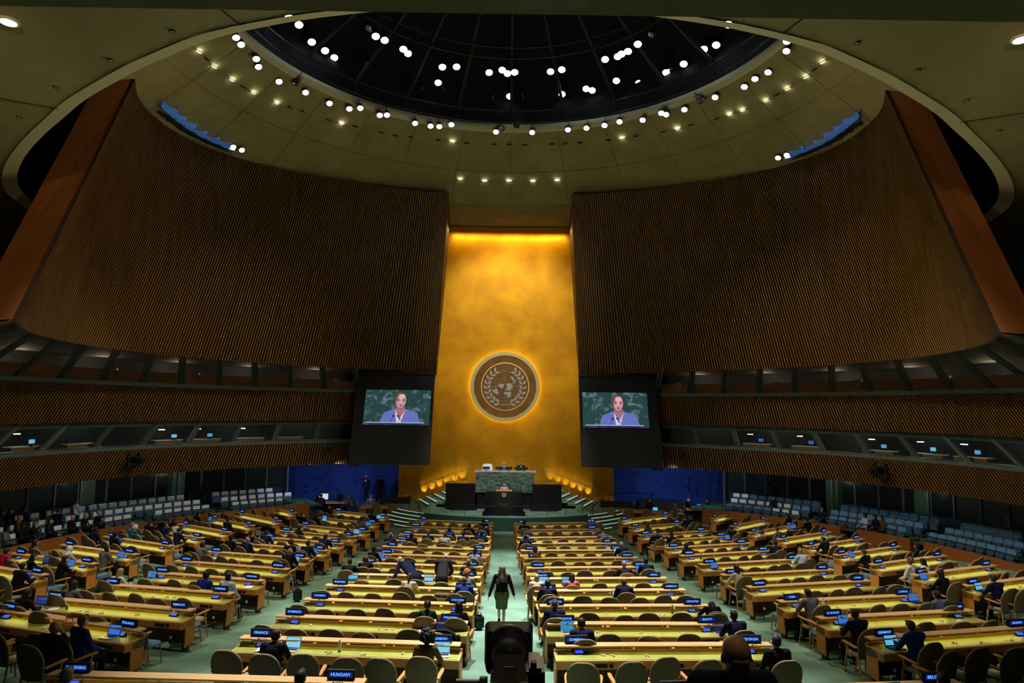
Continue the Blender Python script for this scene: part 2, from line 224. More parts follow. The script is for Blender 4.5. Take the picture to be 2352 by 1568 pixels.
# ------------------------------------------------------------ materials
def mat(name, col, rough=.6, metal=0, emis=None, estr=0, spec=.3, noise=0, nscale=8, col2=None, stretch=(1, 1, 1), bump=0):
    m = bpy.data.materials.new(name); m.use_nodes = True; nt = m.node_tree; b = nt.nodes['Principled BSDF']
    b.inputs['Base Color'].default_value = (*col, 1); b.inputs['Roughness'].default_value = rough; b.inputs['Metallic'].default_value = metal
    b.inputs['Specular IOR Level'].default_value = spec
    if emis: b.inputs['Emission Color'].default_value = (*emis, 1); b.inputs['Emission Strength'].default_value = estr
    if noise or col2:
        tc = nt.nodes.new('ShaderNodeTexCoord'); mp = nt.nodes.new('ShaderNodeMapping'); nz = nt.nodes.new('ShaderNodeTexNoise'); mx = nt.nodes.new('ShaderNodeMix')
        mx.data_type = 'RGBA'; mp.inputs['Scale'].default_value = stretch; nz.inputs['Scale'].default_value = nscale; nz.inputs['Detail'].default_value = 5
        nt.links.new(tc.outputs['Object'], mp.inputs[0]); nt.links.new(mp.outputs[0], nz.inputs['Vector'])
        c2 = col2 or tuple(c*(1-noise) for c in col)
        mx.inputs[6].default_value = (*col, 1); mx.inputs[7].default_value = (*c2, 1)
        cr = nt.nodes.new('ShaderNodeValToRGB'); cr.color_ramp.elements[0].position = .35; cr.color_ramp.elements[1].position = .65
        nt.links.new(nz.outputs[0], cr.inputs[0]); nt.links.new(cr.outputs[0], mx.inputs[0]); nt.links.new(mx.outputs[2], b.inputs['Base Color'])
        if bump:
            bp = nt.nodes.new('ShaderNodeBump'); bp.inputs['Strength'].default_value = bump; bp.inputs['Distance'].default_value = .01
            nt.links.new(nz.outputs[0], bp.inputs['Height']); nt.links.new(bp.outputs[0], b.inputs['Normal'])
    return m
def glassmat(name, tint, refl):
    m = bpy.data.materials.new(name); m.use_nodes = True; nt = m.node_tree; nt.nodes.remove(nt.nodes['Principled BSDF'])
    t = nt.nodes.new('ShaderNodeBsdfTransparent'); gl = nt.nodes.new('ShaderNodeBsdfGlossy'); mx = nt.nodes.new('ShaderNodeMixShader')
    t.inputs[0].default_value = (*tint, 1); gl.inputs['Roughness'].default_value = .3; mx.inputs[0].default_value = refl
    nt.links.new(t.outputs[0], mx.inputs[1]); nt.links.new(gl.outputs[0], mx.inputs[2]); nt.links.new(mx.outputs[0], nt.nodes['Material Output'].inputs[0])
    return m
M = {}
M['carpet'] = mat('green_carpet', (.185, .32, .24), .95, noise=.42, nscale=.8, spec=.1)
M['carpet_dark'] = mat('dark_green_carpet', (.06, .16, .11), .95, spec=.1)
M['wood'] = mat('desk_wood', (.64, .26, .045), .45, col2=(.54, .20, .03), nscale=3, stretch=(1, 8, 8))
M['shelf'] = mat('shelf_wood', (.76, .48, .24), .35, col2=(.68, .40, .18), nscale=2.5, stretch=(1, 9, 9))
M['trimw'] = mat('edge_wood', (.66, .38, .14), .4)
M['gap'] = mat('batten_gap_shade', (.018, .009, .003), .8)  # near-black colour stands in for shade between the battens
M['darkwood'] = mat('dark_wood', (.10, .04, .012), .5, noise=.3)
M['parapet'] = mat('red_brown_wood', (.28, .095, .02), .5, col2=(.22, .07, .015), nscale=2, stretch=(1, 1, 6))
M['leather'] = mat('green_leather', (.33, .36, .075), .42, noise=.12, nscale=3, spec=.4)
M['batten'] = mat('batten_wood', (.215, .108, .014), .5, col2=(.14, .062, .008), nscale=1.2, stretch=(3, 3, .25))
M['endwood'] = mat('end_wood', (.42, .16, .05), .5, col2=(.34, .12, .035), nscale=.7)
M['ceil'] = mat('olive_plaster', (.30, .27, .12), .9, noise=.2, nscale=.8)
M['ceil2'] = mat('soffit_plaster', (.38, .34, .17), .9, noise=.12, nscale=.6)
M['lip'] = mat('pale_rim', (.48, .46, .30), .8)
M['black'] = mat('black_matte', (.008, .009, .011), .6)
M['dark'] = mat('dark_metal', (.02, .022, .026), .45, metal=.3)
M['dome'] = mat('dome_black', (.006, .008, .014), .9)
M['steel'] = mat('truss_steel', (.03, .035, .045), .5, metal=.5)
M['teal'] = mat('teal_frame', (.10, .135, .135), .6)
M['tealwall'] = mat('teal_wall', (.02, .05, .06), .8)
M['booth'] = mat('booth_dark', (.02, .022, .026), .8)
M['boothwood'] = mat('booth_wood', (.42, .16, .05), .6)
M['navy'] = mat('navy_wall', (.012, .03, .07), .7)
M['blue'] = mat('blue_wall', (.008, .05, .34), .7, noise=.35, nscale=.35)
M['gold'] = mat('gold_leaf', (.78, .37, .009), .38, metal=.6, col2=(.58, .25, .005), nscale=.7)
M['goldtrim'] = mat('gold_trim', (.75, .62, .30), .35, metal=.7)
M['marble'] = mat('green_marble', (.016, .036, .028), .3, col2=(.10, .15, .125), nscale=3.2, stretch=(1, 1, 2.2), spec=.5)
M['blackst'] = mat('black_stone', (.005, .005, .006), .22, spec=.5)
M['chairback'] = mat('olive_brown_fabric', (.155, .11, .052), .85, noise=.15, nscale=40)
M['piping'] = mat('tan_piping', (.42, .34, .2), .7)
M['tan'] = mat('tan_cushion', (.40, .33, .22), .8)
M['chairwood'] = mat('chair_wood', (.58, .27, .07), .4)
M['bluefab'] = mat('blue_fabric', (.10, .21, .36), .8)
M['bluefab2'] = mat('dark_blue_fabric', (.05, .10, .19), .8)
M['seatblue'] = mat('seat_blue', (.12, .27, .52), .75)
M['cloth'] = mat('white_cloth', (.75, .78, .82), .8)
M['paper'] = mat('white_paper', (.8, .8, .8), .8)
M['white'] = mat('white_plastic', (.75, .74, .68), .5)
M['silver'] = mat('silver_shell', (.55, .56, .58), .35, metal=.4)
M['green_bottle'] = mat('green_bottle', (.10, .25, .05), .2)
M['clear_bottle'] = mat('clear_bottle', (.55, .6, .6), .15, spec=.6)
M['blue_bottle'] = mat('blue_bottle', (.03, .06, .2), .3)
M['red'] = mat('red_cover', (.5, .03, .02), .5)
M['yellow'] = mat('yellow_plastic', (.7, .65, .05), .5)
M['lens_on'] = mat('lamp_lens_lit', (1, 1, 1), .5, emis=(.85, .93, 1), estr=14)
M['lens_warm'] = mat('downlight_lit', (1, 1, 1), .5, emis=(1, .97, .85), estr=10)
M['lens_off'] = mat('lamp_lens_dull', (.25, .3, .38), .2, metal=.5)
M['nosing'] = mat('step_nosing', (.8, .8, .7), .5, emis=(.9, .95, .8), estr=.3)
M['strip'] = mat('desk_strip_lit', (1, .9, .4), .5, emis=(1, .80, .22), estr=STRIP)
M['signface'] = mat('sign_face_lit', (.0, .01, .08), .3, emis=(.0, .06, .75), estr=.28)
M['signtext'] = mat('sign_text_lit', (.1, .4, 1), .5, emis=(.14, .42, 1), estr=1.3)
M['console'] = mat('console_screen_lit', (.0, .02, .3), .3, emis=(.03, .10, 1), estr=1.1)
SCREENS = dict(blue=(.03, .16, .62), cyan=(.10, .45, .75), sky=(.22, .62, .85), navy=(.01, .04, .22), white=(.55, .65, .75), dark=(.012, .02, .07), photo=(.02, .28, .6))
for k, c in SCREENS.items(): M['scr_'+k] = mat('screen_'+k+'_lit', (0, 0, 0), .3, emis=c, estr=1.0)
SKIN = dict(l=mat('skin_light', (.52, .29, .21), .5), m=mat('skin_medium', (.33, .17, .11), .5), d=mat('skin_dark', (.085, .042, .028), .45))
TOPS = dict(magenta=(.45, .01, .09), grey=(.13, .13, .145), lightgrey=(.42, .43, .46), black=(.008, .008, .011), navy=(.008, .013, .045), charcoal=(.022, .022, .026),
            white=(.68, .66, .66), teal=(.0, .12, .19), blue=(.01, .03, .22), pattern=(.42, .5, .62), greybrown=(.14, .10, .075), lilac=(.55, .5, .72), cream=(.62, .54, .44), darkgreen=(.008, .04, .025),
            brownprint=(.10, .06, .03), pink=(.55, .13, .15), beige=(.5, .42, .33), greyblue=(.12, .15, .27), paleblue=(.45, .55, .8), steel=(.27, .29, .42))
TOPM = {k: mat('fabric_'+k, c, .85, noise=.15, nscale=20, spec=.12) for k, c in TOPS.items()}
HAIRC = dict(dark=(.02, .012, .008), black=(.006, .006, .007), white=(.7, .68, .66), blonde=(.42, .29, .15), auburn=(.22, .08, .03), sandy=(.3, .19, .1), brown=(.075, .035, .018), grey=(.28, .28, .29), red=(.38, .12, .03))
HAIRC['greybrown'] = (.11, .085, .065)
HAIRM = {k: mat('hair_'+k, c, .6, noise=.5, nscale=45, spec=.3, bump=.5) for k, c in HAIRC.items()}
GLASS = glassmat('window_glass', (.66, .74, .74), .05)
# ------------------------------------------------------------ people
def head_mb(mb, c, R):
    c = Vector(c)
    def e(o, r): mb.ell(c+R @ Vector(o), r, 14, 10, R=R)
    e((0, -.012, .022), (.079, .094, .090)); e((0, .012, -.03), (.064, .075, .080)); e((0, .035, -.085), (.036, .042, .03))
    e((0, .088, -.022), (.013, .02, .026)); e((0, .095, -.035), (.017, .014, .011)); e((0, .07, .025), (.05, .02, .012)); e((0, .079, -.064), (.022, .014, .008))
    for s in (-1, 1): e((s*.076, -.005, -.015), (.012, .02, .032)); e((s*.04, .055, -.035), (.025, .028, .025))
def hand_mb(mb, wr, d, up, side, curl=.5, full=True):
    """palm + four fingers + thumb; d = direction of the fingers, up = back of the hand"""
    d = Vector(d).normalized(); up = Vector(up).normalized(); s = d.cross(up).normalized()*side; up = s.cross(d)*side; wr = Vector(wr)
    if up.dot(Vector((0, 0, 1))) < 0 and abs(d.z) < .7: up = -up
    mb.ell(wr+d*.045, (.038, .05, .016), 10, 6, R=Matrix((s, d, up)).transposed())
    for k, (o, l) in enumerate(((-.028, .062), (-.010, .075), (.010, .07), (.028, .052))):
        a = wr+d*.085+s*o; b = a+d*l*.55-up*l*.15*curl; c = b+d*l*.45*(1-curl*.5)-up*l*.4*curl; mb.cap(a, b, .0095, .009, n=7); mb.cap(b, c, .009, .0075, n=7)
    a = wr+d*.03-s*.032; b = a+d*.035-s*.028; mb.cap(a, b, .012, .0105, n=7); mb.cap(b, b+d*.03-s*.004, .0105, .009, n=7)
POSE = {
 'type': dict(sit=1, chest=(0, .10, .98), head=(0, .20, 1.26), pitch=-14, el=[(-.27, .26, .80), (.27, .26, .80)], wr=[(-.12, .49, .835), (.12, .49, .835)]),
 'rest': dict(sit=1, chest=(0, .02, 1.0), head=(0, .08, 1.30), pitch=-4, el=[(-.27, .12, .76), (.27, .12, .76)], wr=[(-.12, .36, .66), (.13, .40, .66)]),
 'chin': dict(sit=1, chest=(0, .10, .98), head=(0, .20, 1.25), pitch=-8, el=[(-.25, .24, .80), (.22, .34, .82)], wr=[(-.10, .46, .83), (.12, .26, 1.12)]),
 'slump': dict(sit=1, chest=(.04, .26, .93), head=(.10, .46, 1.04), pitch=-45, el=[(-.26, .40, .82), (.34, .40, .82)], wr=[(-.10, .62, .83), (.16, .62, .83)]),
 'stand': dict(sit=0, chest=(0, 0, 1.32), head=(0, .05, 1.63), pitch=-6, el=[(-.27, -.02, 1.10), (.27, -.02, 1.10)], wr=[(-.29, .07, .86), (.29, .07, .86)]),
 'walk': dict(sit=0, fk=.97, chest=(0, .02, 1.30), head=(0, .05, 1.585), pitch=-8, el=[(-.30, -.04, 1.07), (.30, .03, 1.07)], wr=[(-.37, .0, .83), (.36, .08, .84)], an=[(-.07, .30, .09), (.06, -.25, .10)], kn=[(-.08, .20, .50), (.07, .0, .49)]),
 'bendA': dict(sit=0, chest=(-.22, .42, 1.20), head=(-.42, .62, 1.36), pitch=-50, yaw=35, el=[(-.52, .28, .98), (.05, .62, .95)], wr=[(-.66, .16, .80), (.02, .70, .83)], hip=(.12, -.05)),
 'bendB': dict(sit=0, chest=(.02, .34, 1.26), head=(.08, .52, 1.46), pitch=-45, el=[(-.22, .50, 1.02), (.28, .48, 1.02)], wr=[(-.12, .66, .84), (.16, .66, .84)]),
 'lectern': dict(sit=0, chest=(0, .03, 1.32), head=(0, .08, 1.62), pitch=-4, el=[(-.30, .12, 1.10), (.30, .12, 1.10)], wr=[(-.2, .36, 1.13), (.2, .36, 1.13)]),
 'phone': dict(sit=0, chest=(0, .0, 1.32), head=(0, .08, 1.61), pitch=-22, el=[(-.27, .02, 1.08), (.27, .02, 1.08)], wr=[(-.08, .28, 1.05), (.08, .28, 1.05)]),
}
PM = {}
def pose_meshes(name, female=False, vox=.013, hands=True):
    key = (name, female, vox)
    if key in PM: return PM[key]
    p = POSE[name]; k = p.get('fk', .88) if female else 1.0; sit = p['sit']; ch = Vector(p['chest']); hd = Vector(p['head'])-Vector((0, 0, .022))
    R = Matrix.Rotation(radians(p.get('yaw', 0)), 3, 'Z') @ Matrix.Rotation(radians(p['pitch']), 3, 'X')
    hip = p.get('hip', (0, 0)); pel = Vector((hip[0], hip[1], .54 if sit else .95)); waist = pel.lerp(ch, .45)+Vector((0, -.01, 0))
    fw = (ch-pel); ax = Vector((1, 0, 0)); nk = ch+(hd-ch)*.50
    sh = [ch+Vector((s*.19*k, -.005, .095)) for s in (-1, 1)]
    el = [Vector(v) for v in p['el']]; wr = [Vector(v) for v in p['wr']]
    if sit: hips = [Vector((s*.095, .03, .54)) for s in (-1, 1)]; kn = [Vector((s*.13, .44, .52)) for s in (-1, 1)]; an = [Vector((s*.13, .42, .10)) for s in (-1, 1)]
    else:
        hips = [pel+Vector((s*.09, 0, -.03)) for s in (-1, 1)]; kn = [Vector(v) for v in p.get('kn', [(hip[0]+s*.1, hip[1]*.6+.03, .50) for s in (-1, 1)])]; an = [Vector(v) for v in p.get('an', [(hip[0]+s*.11, 0, .09) for s in (-1, 1)])]
    b = MB(); head_mb(b, hd, R); b.cap(nk-Vector((0, .02, .06)), hd-R @ Vector((0, .01, .05)), .056*k, .05*k)
    b.cap(ch, waist, .125*k, .105*k); b.cap(waist, pel, .105*k, .12); b.cap(ch+Vector((0, 0, .07)), nk-Vector((0, .02, .03)), .09*k, .055)
    for i in (0, 1):
        s = -1 if i == 0 else 1
        b.cap(ch+Vector((0, 0, .06)), sh[i], .06, .052*k); b.cap(sh[i], el[i], .048*k, .038*k); b.cap(el[i], wr[i], .038*k, .025*k)
        d = (wr[i]-el[i]).normalized()
        if sit and name in ('type', 'slump'): d = (d*.6+Vector((-s*.25, .8, 0))).normalized()
        if name in ('stand', 'walk'): hand_mb(b, wr[i], (d+Vector((0, .1, 0))), (s, 0, 0), s, .35)
        else: hand_mb(b, wr[i], d, (0, 0, 1) if abs(d.z) < .8 else (s, -.3, 0), s, .5)
        b.cap(pel, hips[i], .11, .085); b.cap(hips[i], kn[i], .08, .055); b.cap(kn[i], an[i], .053, .036); b.cap(an[i], an[i]+Vector((0, .13, -.055)), .036, .028)
    body = remesh(b, 'body', vox, 3)
    j = MB(); kk = k*1.0
    for (a, c, r1, r2, w) in ((ch, waist, .15, .135, 1), (waist, pel, .135, .155, 1)):
        for o in (-.055, 0, .055): j.cap(a+ax*o*kk, c+ax*o*kk, r1*kk*(.88 if o else .96), r2*kk*(.9 if o else .97))
    if not sit: 
        for o in (-.06, .06): j.cap(pel+ax*o, pel+ax*o+Vector((0, 0, -.12)), .13*kk, .12*kk)
    j.cap(ch+Vector((0, 0, .07)), nk-Vector((0, .02, .015)), .10*kk, .069)
    for q in (-1, 1): j.cap(nk-Vector((0, .03, .03)), sh[(q+1)//2]+Vector((0, 0, .01)), .06*kk, .062*kk)
    for i in (0, 1):
        j.cap(ch+Vector((0, -.01, .075)), sh[i], .078*kk, .07*kk); j.cap(sh[i], el[i], .072*kk, .056*kk); j.cap(el[i], el[i].lerp(wr[i], .93), .056*kk, .043*kk)
    jacket = remesh(j, 'jacket', vox*1.3, 4)
    t = MB()
    for i in (0, 1):
        t.cap(pel, hips[i], .125, .105); t.cap(hips[i], kn[i], .105, .078); t.cap(kn[i], an[i].lerp(kn[i], .12), .074, .062)
    tro = remesh(t, 'trousers', vox*1.5, 3)
    s_ = MB()
    for i in (0, 1): s_.ell(an[i]+Vector((0, .06, -.045)), (.048, .135, .042), 12, 8); s_.ell(an[i]+Vector((0, -.01, -.01)), (.045, .055, .055), 10, 6)
    sho = remesh(s_, 'shoes', .014, 2)
    PM[key] = dict(body=body, jacket=jacket, trousers=tro, shoes=sho, head=hd, R=R, nk=nk, ch=ch, k=k); return PM[key]
HM = {}
def hair_mesh(st):
    if st in HM: return HM[st]
    m = MB(); rnd = random.Random(3)
    def capm(th=1.0): m.ell((0, -.022, .032), (.089*th, .102*th, .092*th), 16, 12); m.ell((0, -.045, -.015), (.084*th, .068*th, .070*th), 14, 10)
    cut = []
    if st == 'short': capm(); m.ell((0, .05, .10), (.055, .04, .025))
    elif st == 'long':
        capm(1.05); m.cap((0, -.055, 0), (0, -.075, -.2), .075, .06); m.cap((-.06, -.03, 0), (-.08, -.03, -.18), .035, .03); m.cap((.06, -.03, 0), (.08, -.03, -.18), .035, .03)
    elif st == 'walker':
        capm(1.06)
        m.cap((0, -.05, 0), (0, -.08, -.24), .085, .10)
        m.ell((0, -.03, .03), (.1, .105, .1), 14, 10)
        for q in range(420): a = rnd.uniform(-1, 1); z = rnd.uniform(-.36, .10); m.ell((a*(.08+.09*(.1-z)/.45), -.085+rnd.uniform(-.05, .05), z), (.017, .017, .024), 6, 4)
    elif st == 'bun': capm(1.0); m.ell((0, -.10, .03), (.045, .045, .045))
    elif st == 'ponytail': capm(1.0); m.cap((0, -.11, .04), (0, -.135, -.06), .03, .035); m.cap((0, -.135, -.06), (0, -.11, -.24), .035, .012)
    elif st in ('curly', 'afro'):
        r = .12 if st == 'curly' else .165; m.ell((0, -.03, .035), (r*.85, r*.85, r*.85), 14, 10)
        for q in range(120):
            a = rnd.uniform(0, 2*pi); t = rnd.uniform(0, 2.2); v = Vector((sin(t)*cos(a), sin(t)*sin(a), cos(t)))*r*.9
            if v.y > .05 and v.z < .06: continue
            m.ell(v+Vector((0, -.03, .035)), (.022,)*3, 6, 4)
    elif st == 'hijab': m.ell((0, -.02, .02), (.098, .11, .115), 16, 12); m.cap((0, -.03, -.06), (0, -.03, -.2), .085, .13)
    elif st == 'fringe': m.ell((0, -.03, -.01), (.084, .085, .055), 14, 10)
    f = MB(); f.v, f.f, f.m, f.sm = m.v, m.f, m.m, m.sm
    me = remesh(f, 'hair', .009 if st in ('walker', 'curly', 'afro') else .011, 1 if st == 'walker' else 2)
    bm = bmesh.new(); bm.from_mesh(me)
    zc = .075 if st != 'fringe' else 9
    dele = [v for v in bm.verts if v.co.y > .028 and v.co.z < .055+(.0 if abs(v.co.x) < .05 else -.02) and abs(v.co.x) < (.085 if st != 'afro' else .1)]
    bmesh.ops.delete(bm, geom=dele, context='VERTS'); bm.to_mesh(me); bm.free()
    HM[st] = me; return me
ep = MB(); ep.ell((.086, -.005, -.01), (.014, .026, .04), 10, 8); ep.path([(.088, .0, .02), (.075, -.01, .085), (0, -.01, .128), (-.075, -.01, .085), (-.086, 0, .0)], .006, 5); ep.ell((-.086, -.005, -.01), (.014, .026, .04), 10, 8)
HEADSET = ep.mesh('headset', [M['white']])
sc_ = MB(); sc_.prism([(-.045, .06), (.045, .06), (.0, -.13)], 0, .02, axis='y'); sc_.box((-.0, .0, .05), (.11, .03, .035)); COLLAR = sc_.mesh('shirt_front', [M['paper']])
ti_ = MB(); ti_.prism([(-.014, .05), (.014, .05), (.02, -.16), (0, -.19), (-.02, -.16)], .02, .03, axis='y'); TIE = ti_.mesh('tie', [M['navy']])
ey_ = MB(); ey_.ell((-.031, .078, .0), (.013, .008, .006), 8, 6); ey_.ell((.031, .078, .0), (.013, .008, .006), 8, 6); EYES = ey_.mesh('eyes', [M['black']])
mo_ = MB(); mo_.ell((0, .093, -.062), (.02, .006, .006), 8, 5); LIPS = mo_.mesh('lips', [mat('lip_colour', (.35, .08, .07), .5)])
def person(loc, rz, pose, hair, hc, top, skin, label, cat='person', phones=False, female=None, face=False, legs='black', scale=1.0, vox=.013, turn=0, shoes=True, group=None, tie=False):
    female = hair in ('long', 'bun', 'ponytail', 'hijab', 'walker', 'afro') if female is None else female
    pm = pose_meshes(pose, female, vox)
    e = empty('person', loc, rz, label, cat, group); e.scale = (scale,)*3
    def put(n, me, mt, par=e):
        if not me.materials: me.materials.append(mt)
        o = bpy.data.objects.new(n, me); COL.objects.link(o); o.parent = par; o.material_slots[0].link = 'OBJECT'; o.material_slots[0].material = mt; return o
    put('body', pm['body'], SKIN[skin]); put('jacket' if top not in ('white', 'pink', 'paleblue', 'cream', 'lilac', 'pattern') else 'shirt', pm['jacket'], TOPM[top])
    
    if legs != 'bare': put('trousers', pm['trousers'], TOPM[legs])
    if shoes: put('shoes', pm['shoes'], M['black'])
    Mh = Matrix.Translation(pm['head']) @ pm['R'].to_4x4()
    if hair != 'bald':
        h = put('hair', hair_mesh(hair), HAIRM[hc] if hair != 'hijab' else TOPM['white']); h.matrix_local = Mh
    if phones: h = put('headset', HEADSET, M['white']); h.matrix_local = Mh
    if face:
        for n, me in (('eyes', EYES), ('lips', LIPS)): h = link(n, me, e); h.matrix_local = Mh
        c = link('shirt_front', COLLAR, e); c.location = pm['ch']+Vector((0, .125, .05)); c.rotation_euler = (radians(-12), 0, 0)
        if tie: c = link('tie', TIE, e); c.location = pm['ch']+Vector((0, .125, .05)); c.rotation_euler = (radians(-12), 0, 0)
    return e
for _p in ('type', 'rest', 'chin', 'slump'):
    pose_meshes(_p, False); pose_meshes(_p, True)
for _p, _f, _v in (('stand', False, .013), ('phone', False, .013), ('phone', False, .007), ('walk', True, .01), ('bendA', False, .01), ('bendB', False, .01), ('lectern', True, .009), ('rest', False, .009)): pose_meshes(_p, _f, _v)
for _h in ('short', 'long', 'walker', 'bun', 'ponytail', 'curly', 'afro', 'hijab', 'fringe'): hair_mesh(_h)
TXT = {}
def text_mesh(s):
    if s in TXT: return TXT[s]
    c = bpy.data.curves.new('t', 'FONT'); c.body = s; c.size = .078; c.align_x = 'CENTER'; c.align_y = 'CENTER'; c.resolution_u = 2; c.offset = .0012
    o = bpy.data.objects.new('t', c); COL.objects.link(o); bpy.context.view_layer.update()
    me = bpy.data.meshes.new_from_object(o.evaluated_get(bpy.context.evaluated_depsgraph_get())); bpy.data.objects.remove(o)
    xs = [v.co.x for v in me.vertices]; wd = max(xs)-min(xs); k = min(1, .33/wd)
    for v in me.vertices: v.co = Vector((v.co.x*k, v.co.y*(.9 if k > .7 else .8), 0))
    me.materials.clear(); me.materials.append(M['signtext']); TXT[s] = me; return me
SIGNS = dict(
 CL=[('HONDURAS', 'HUNGARY'), ('FRANCE', 'GABON'), ('DOMINICA', 'DOMINICAN REPUBLIC'), ('CONGO', 'COSTA RICA'), ('BURUNDI', 'CABO VERDE'), ('', 'BAHRAIN'), ('AUSTRALIA', 'ANGOLA'), ('UNITED KINGDOM', 'ZAMBIA'), ('TOGO', 'TONGA'), ('SOUTH AFRICA', 'SOUTH SUDAN'), ('SAN MARINO', 'SAMOA'), ('PORTUGAL', 'POLAND'), ('PERU', 'PHILIPPINES')],
 CR=[('BELARUS', 'BELGIUM'), ('GAMBIA', 'GEORGIA'), ('ECUADOR', 'EGYPT'), ("COTE D'IVOIRE", 'CROATIA'), ('CHAD', 'CAMEROON'), ('BELIZE', 'BENIN'), ('ANTIGUA AND BARBUDA', 'ARGENTINA'), ('UZBEKISTAN', 'VANUATU'), ('TRINIDAD AND TOBAGO', 'TUNISIA'), ('SRI LANKA', 'SPAIN'), ('SERBIA', 'SINGAPORE'), ('QATAR', 'REPUBLIC OF KOREA'), ('PALAU', 'PANAMA')],
 LW=[('ESTONIA', 'FINLAND'), ('DENMARK', 'DJIBOUTI'), ('COLOMBIA', 'COMOROS'), ('BULGARIA', 'BURKINA FASO'), ('AUSTRIA', 'BARBADOS'), ('ALBANIA', 'ANDORRA'), ('VIET NAM', 'YEMEN'), ('TIMOR-LESTE', 'TURKMENISTAN'), ('SWITZERLAND', 'SYRIA'), ('SLOVENIA', 'SOMALIA'), ('SENEGAL', 'SLOVAKIA'), ('RWANDA', 'ROMANIA')],
 RW=[('GERMANY', 'GHANA'), ('EL SALVADOR', 'EQUATORIAL GUINEA'), ('CUBA', 'CYPRUS'), ('CENTRAL AFRICAN REPUBLIC', 'CHINA'), ('BOTSWANA', 'BRAZIL'), ('BANGLADESH', 'AUSTRIA'), ('ARMENIA', 'AZERBAIJAN'), ('VENEZUELA', 'ZIMBABWE'), ('UKRAINE', 'URUGUAY'), ('TAJIKISTAN', 'THAILAND'), ('SEYCHELLES', 'SUDAN'), ('SAUDI ARABIA', 'SIERRA LEONE')],
 FL=[('ERITREA', 'ETHIOPIA'), ('CZECHIA', 'DEM. CONGO'), ('CAMBODIA', 'CANADA'), ('BHUTAN', 'BOLIVIA'), ('BAHAMAS', 'BRUNEI'), ('ALGERIA', 'AFGHANISTAN'), ('UGANDA', 'TUVALU'), ('SWEDEN', 'SURINAME'), ('', 'PARAGUAY')],
 FR=[('GREECE', 'GRENADA'), ('GUATEMALA', 'GUINEA'), ('GUYANA', 'HAITI'), ('ICELAND', 'INDIA'), ('IRAQ', 'IRELAND'), ('ITALY', 'JAMAICA'), ('JAPAN', 'JORDAN'), ('KENYA', 'KUWAIT'), ('LATVIA', '')])
for _b in SIGNS.values():
    for _p in _b:
        for _s in _p:
            if _s: text_mesh(_s)
text_mesh('MALTA')
# ------------------------------------------------------------ room shell
def struct(name, mb, mats, parent=None): return tag(mb.build(name, mats, parent), kind='structure')
def pol(phi, r, z=0, cy=26): return (r*sin(phi), cy+r*cos(phi), z)     # phi from +Y, + to the right
m = MB()
def ff(u, v):
    a = radians(-78+156*u); r = 4+46*v
    x, y = r*sin(a), 52-r*cos(a); return (x, y, g(x, y))
m.grid(ff, 60, 60, smooth=True); struct('floor', m, [M['carpet']])
m = MB(); m.box((0, 46, -.02), (60, 24, .02)); struct('floor_podium_side', m, [M['carpet']])
m = MB()      # aisle step across the centre aisle
LEFTTOP = [(-15.26, 26.36), (-16.04, 28.13), (-16.3, 29.88), (-16.1, 32.3), (-15.1, 34.35), (-13.5, 36.1), (-10.58, 38.2), (-7.06, 39.8), (-3.75, 40.6)]
LEFTBOT = [(-14.16, 19.37), (-15.85, 22.41), (-16.8, 26.1), (-16.7, 29.87), (-15.6, 33.7), (-13.6, 37.0), (-11.51, 39.4), (-8.6, 42.0), (-4.61, 43.77)]
def curve(P):
    D = [0]
    for a, b in zip(P, P[1:]): D.append(D[-1]+hypot(b[0]-a[0], b[1]-a[1]))
    def f(u):
        s = u*D[-1]; i = 0
        while i < len(P)-2 and D[i+1] < s: i += 1
        t = (s-D[i])/(D[i+1]-D[i]); p = [P[max(0, i-1)], P[i], P[i+1], P[min(len(P)-1, i+2)]]
        return tuple(.5*((2*p[1][k])+(-p[0][k]+p[2][k])*t+(2*p[0][k]-5*p[1][k]+4*p[2][k]-p[3][k])*t*t+(-p[0][k]+3*p[1][k]-3*p[2][k]+p[3][k])*t**3) for k in (0, 1))
    return f
def battens(fa, fb, n, depth, sx=1, n_back=.0):
    """V-shaped battens between the curve fa (top) and fb (bottom); crest faces the hall"""
    mb = MB(); V = []; 
    for i in range(n):
        row = []
        for (u, dd) in ((i/n, 0), ((i+.40)/n, 0), ((i+.48)/n, depth), ((i+.90)/n, depth), ((i+1)/n, 0)):
            pa, pb = [], []
            for f in (fa, fb):
                x, y, z = f(u); ix, iy = -x, 28-y; L = hypot(ix, iy)
                row.append((sx*(x+ix/L*dd), y+iy/L*dd, z))
        b = len(mb.v); mb.v += row
        for k in range(4): mb.f.append((b+2*k, b+2*k+1, b+2*k+3, b+2*k+2)); mb.m.append(1 if k in (0, 1, 3) else 0); mb.sm.append(False)
        mb.f.append((b+2, b+4, b+6, b+8)); mb.m.append(0); mb.sm.append(False)
        mb.f.append((b+3, b+5, b+7, b+9)); mb.m.append(0); mb.sm.append(False)
    return mb
ct, cb = curve(LEFTTOP), curve(LEFTBOT)
ZT, ZB = 20.15, 9.45
DEL = lambda p: .04*(p/radians(58))**2
def ring(r, z, lean=0):
    def f(u):
        p = radians(28+(102-28)*(1-u))            # u = 0 at the near end
        q = p+(DEL(p)*lean)
        return (-(r*sin(q)), 26+r*cos(q), z)
    return f
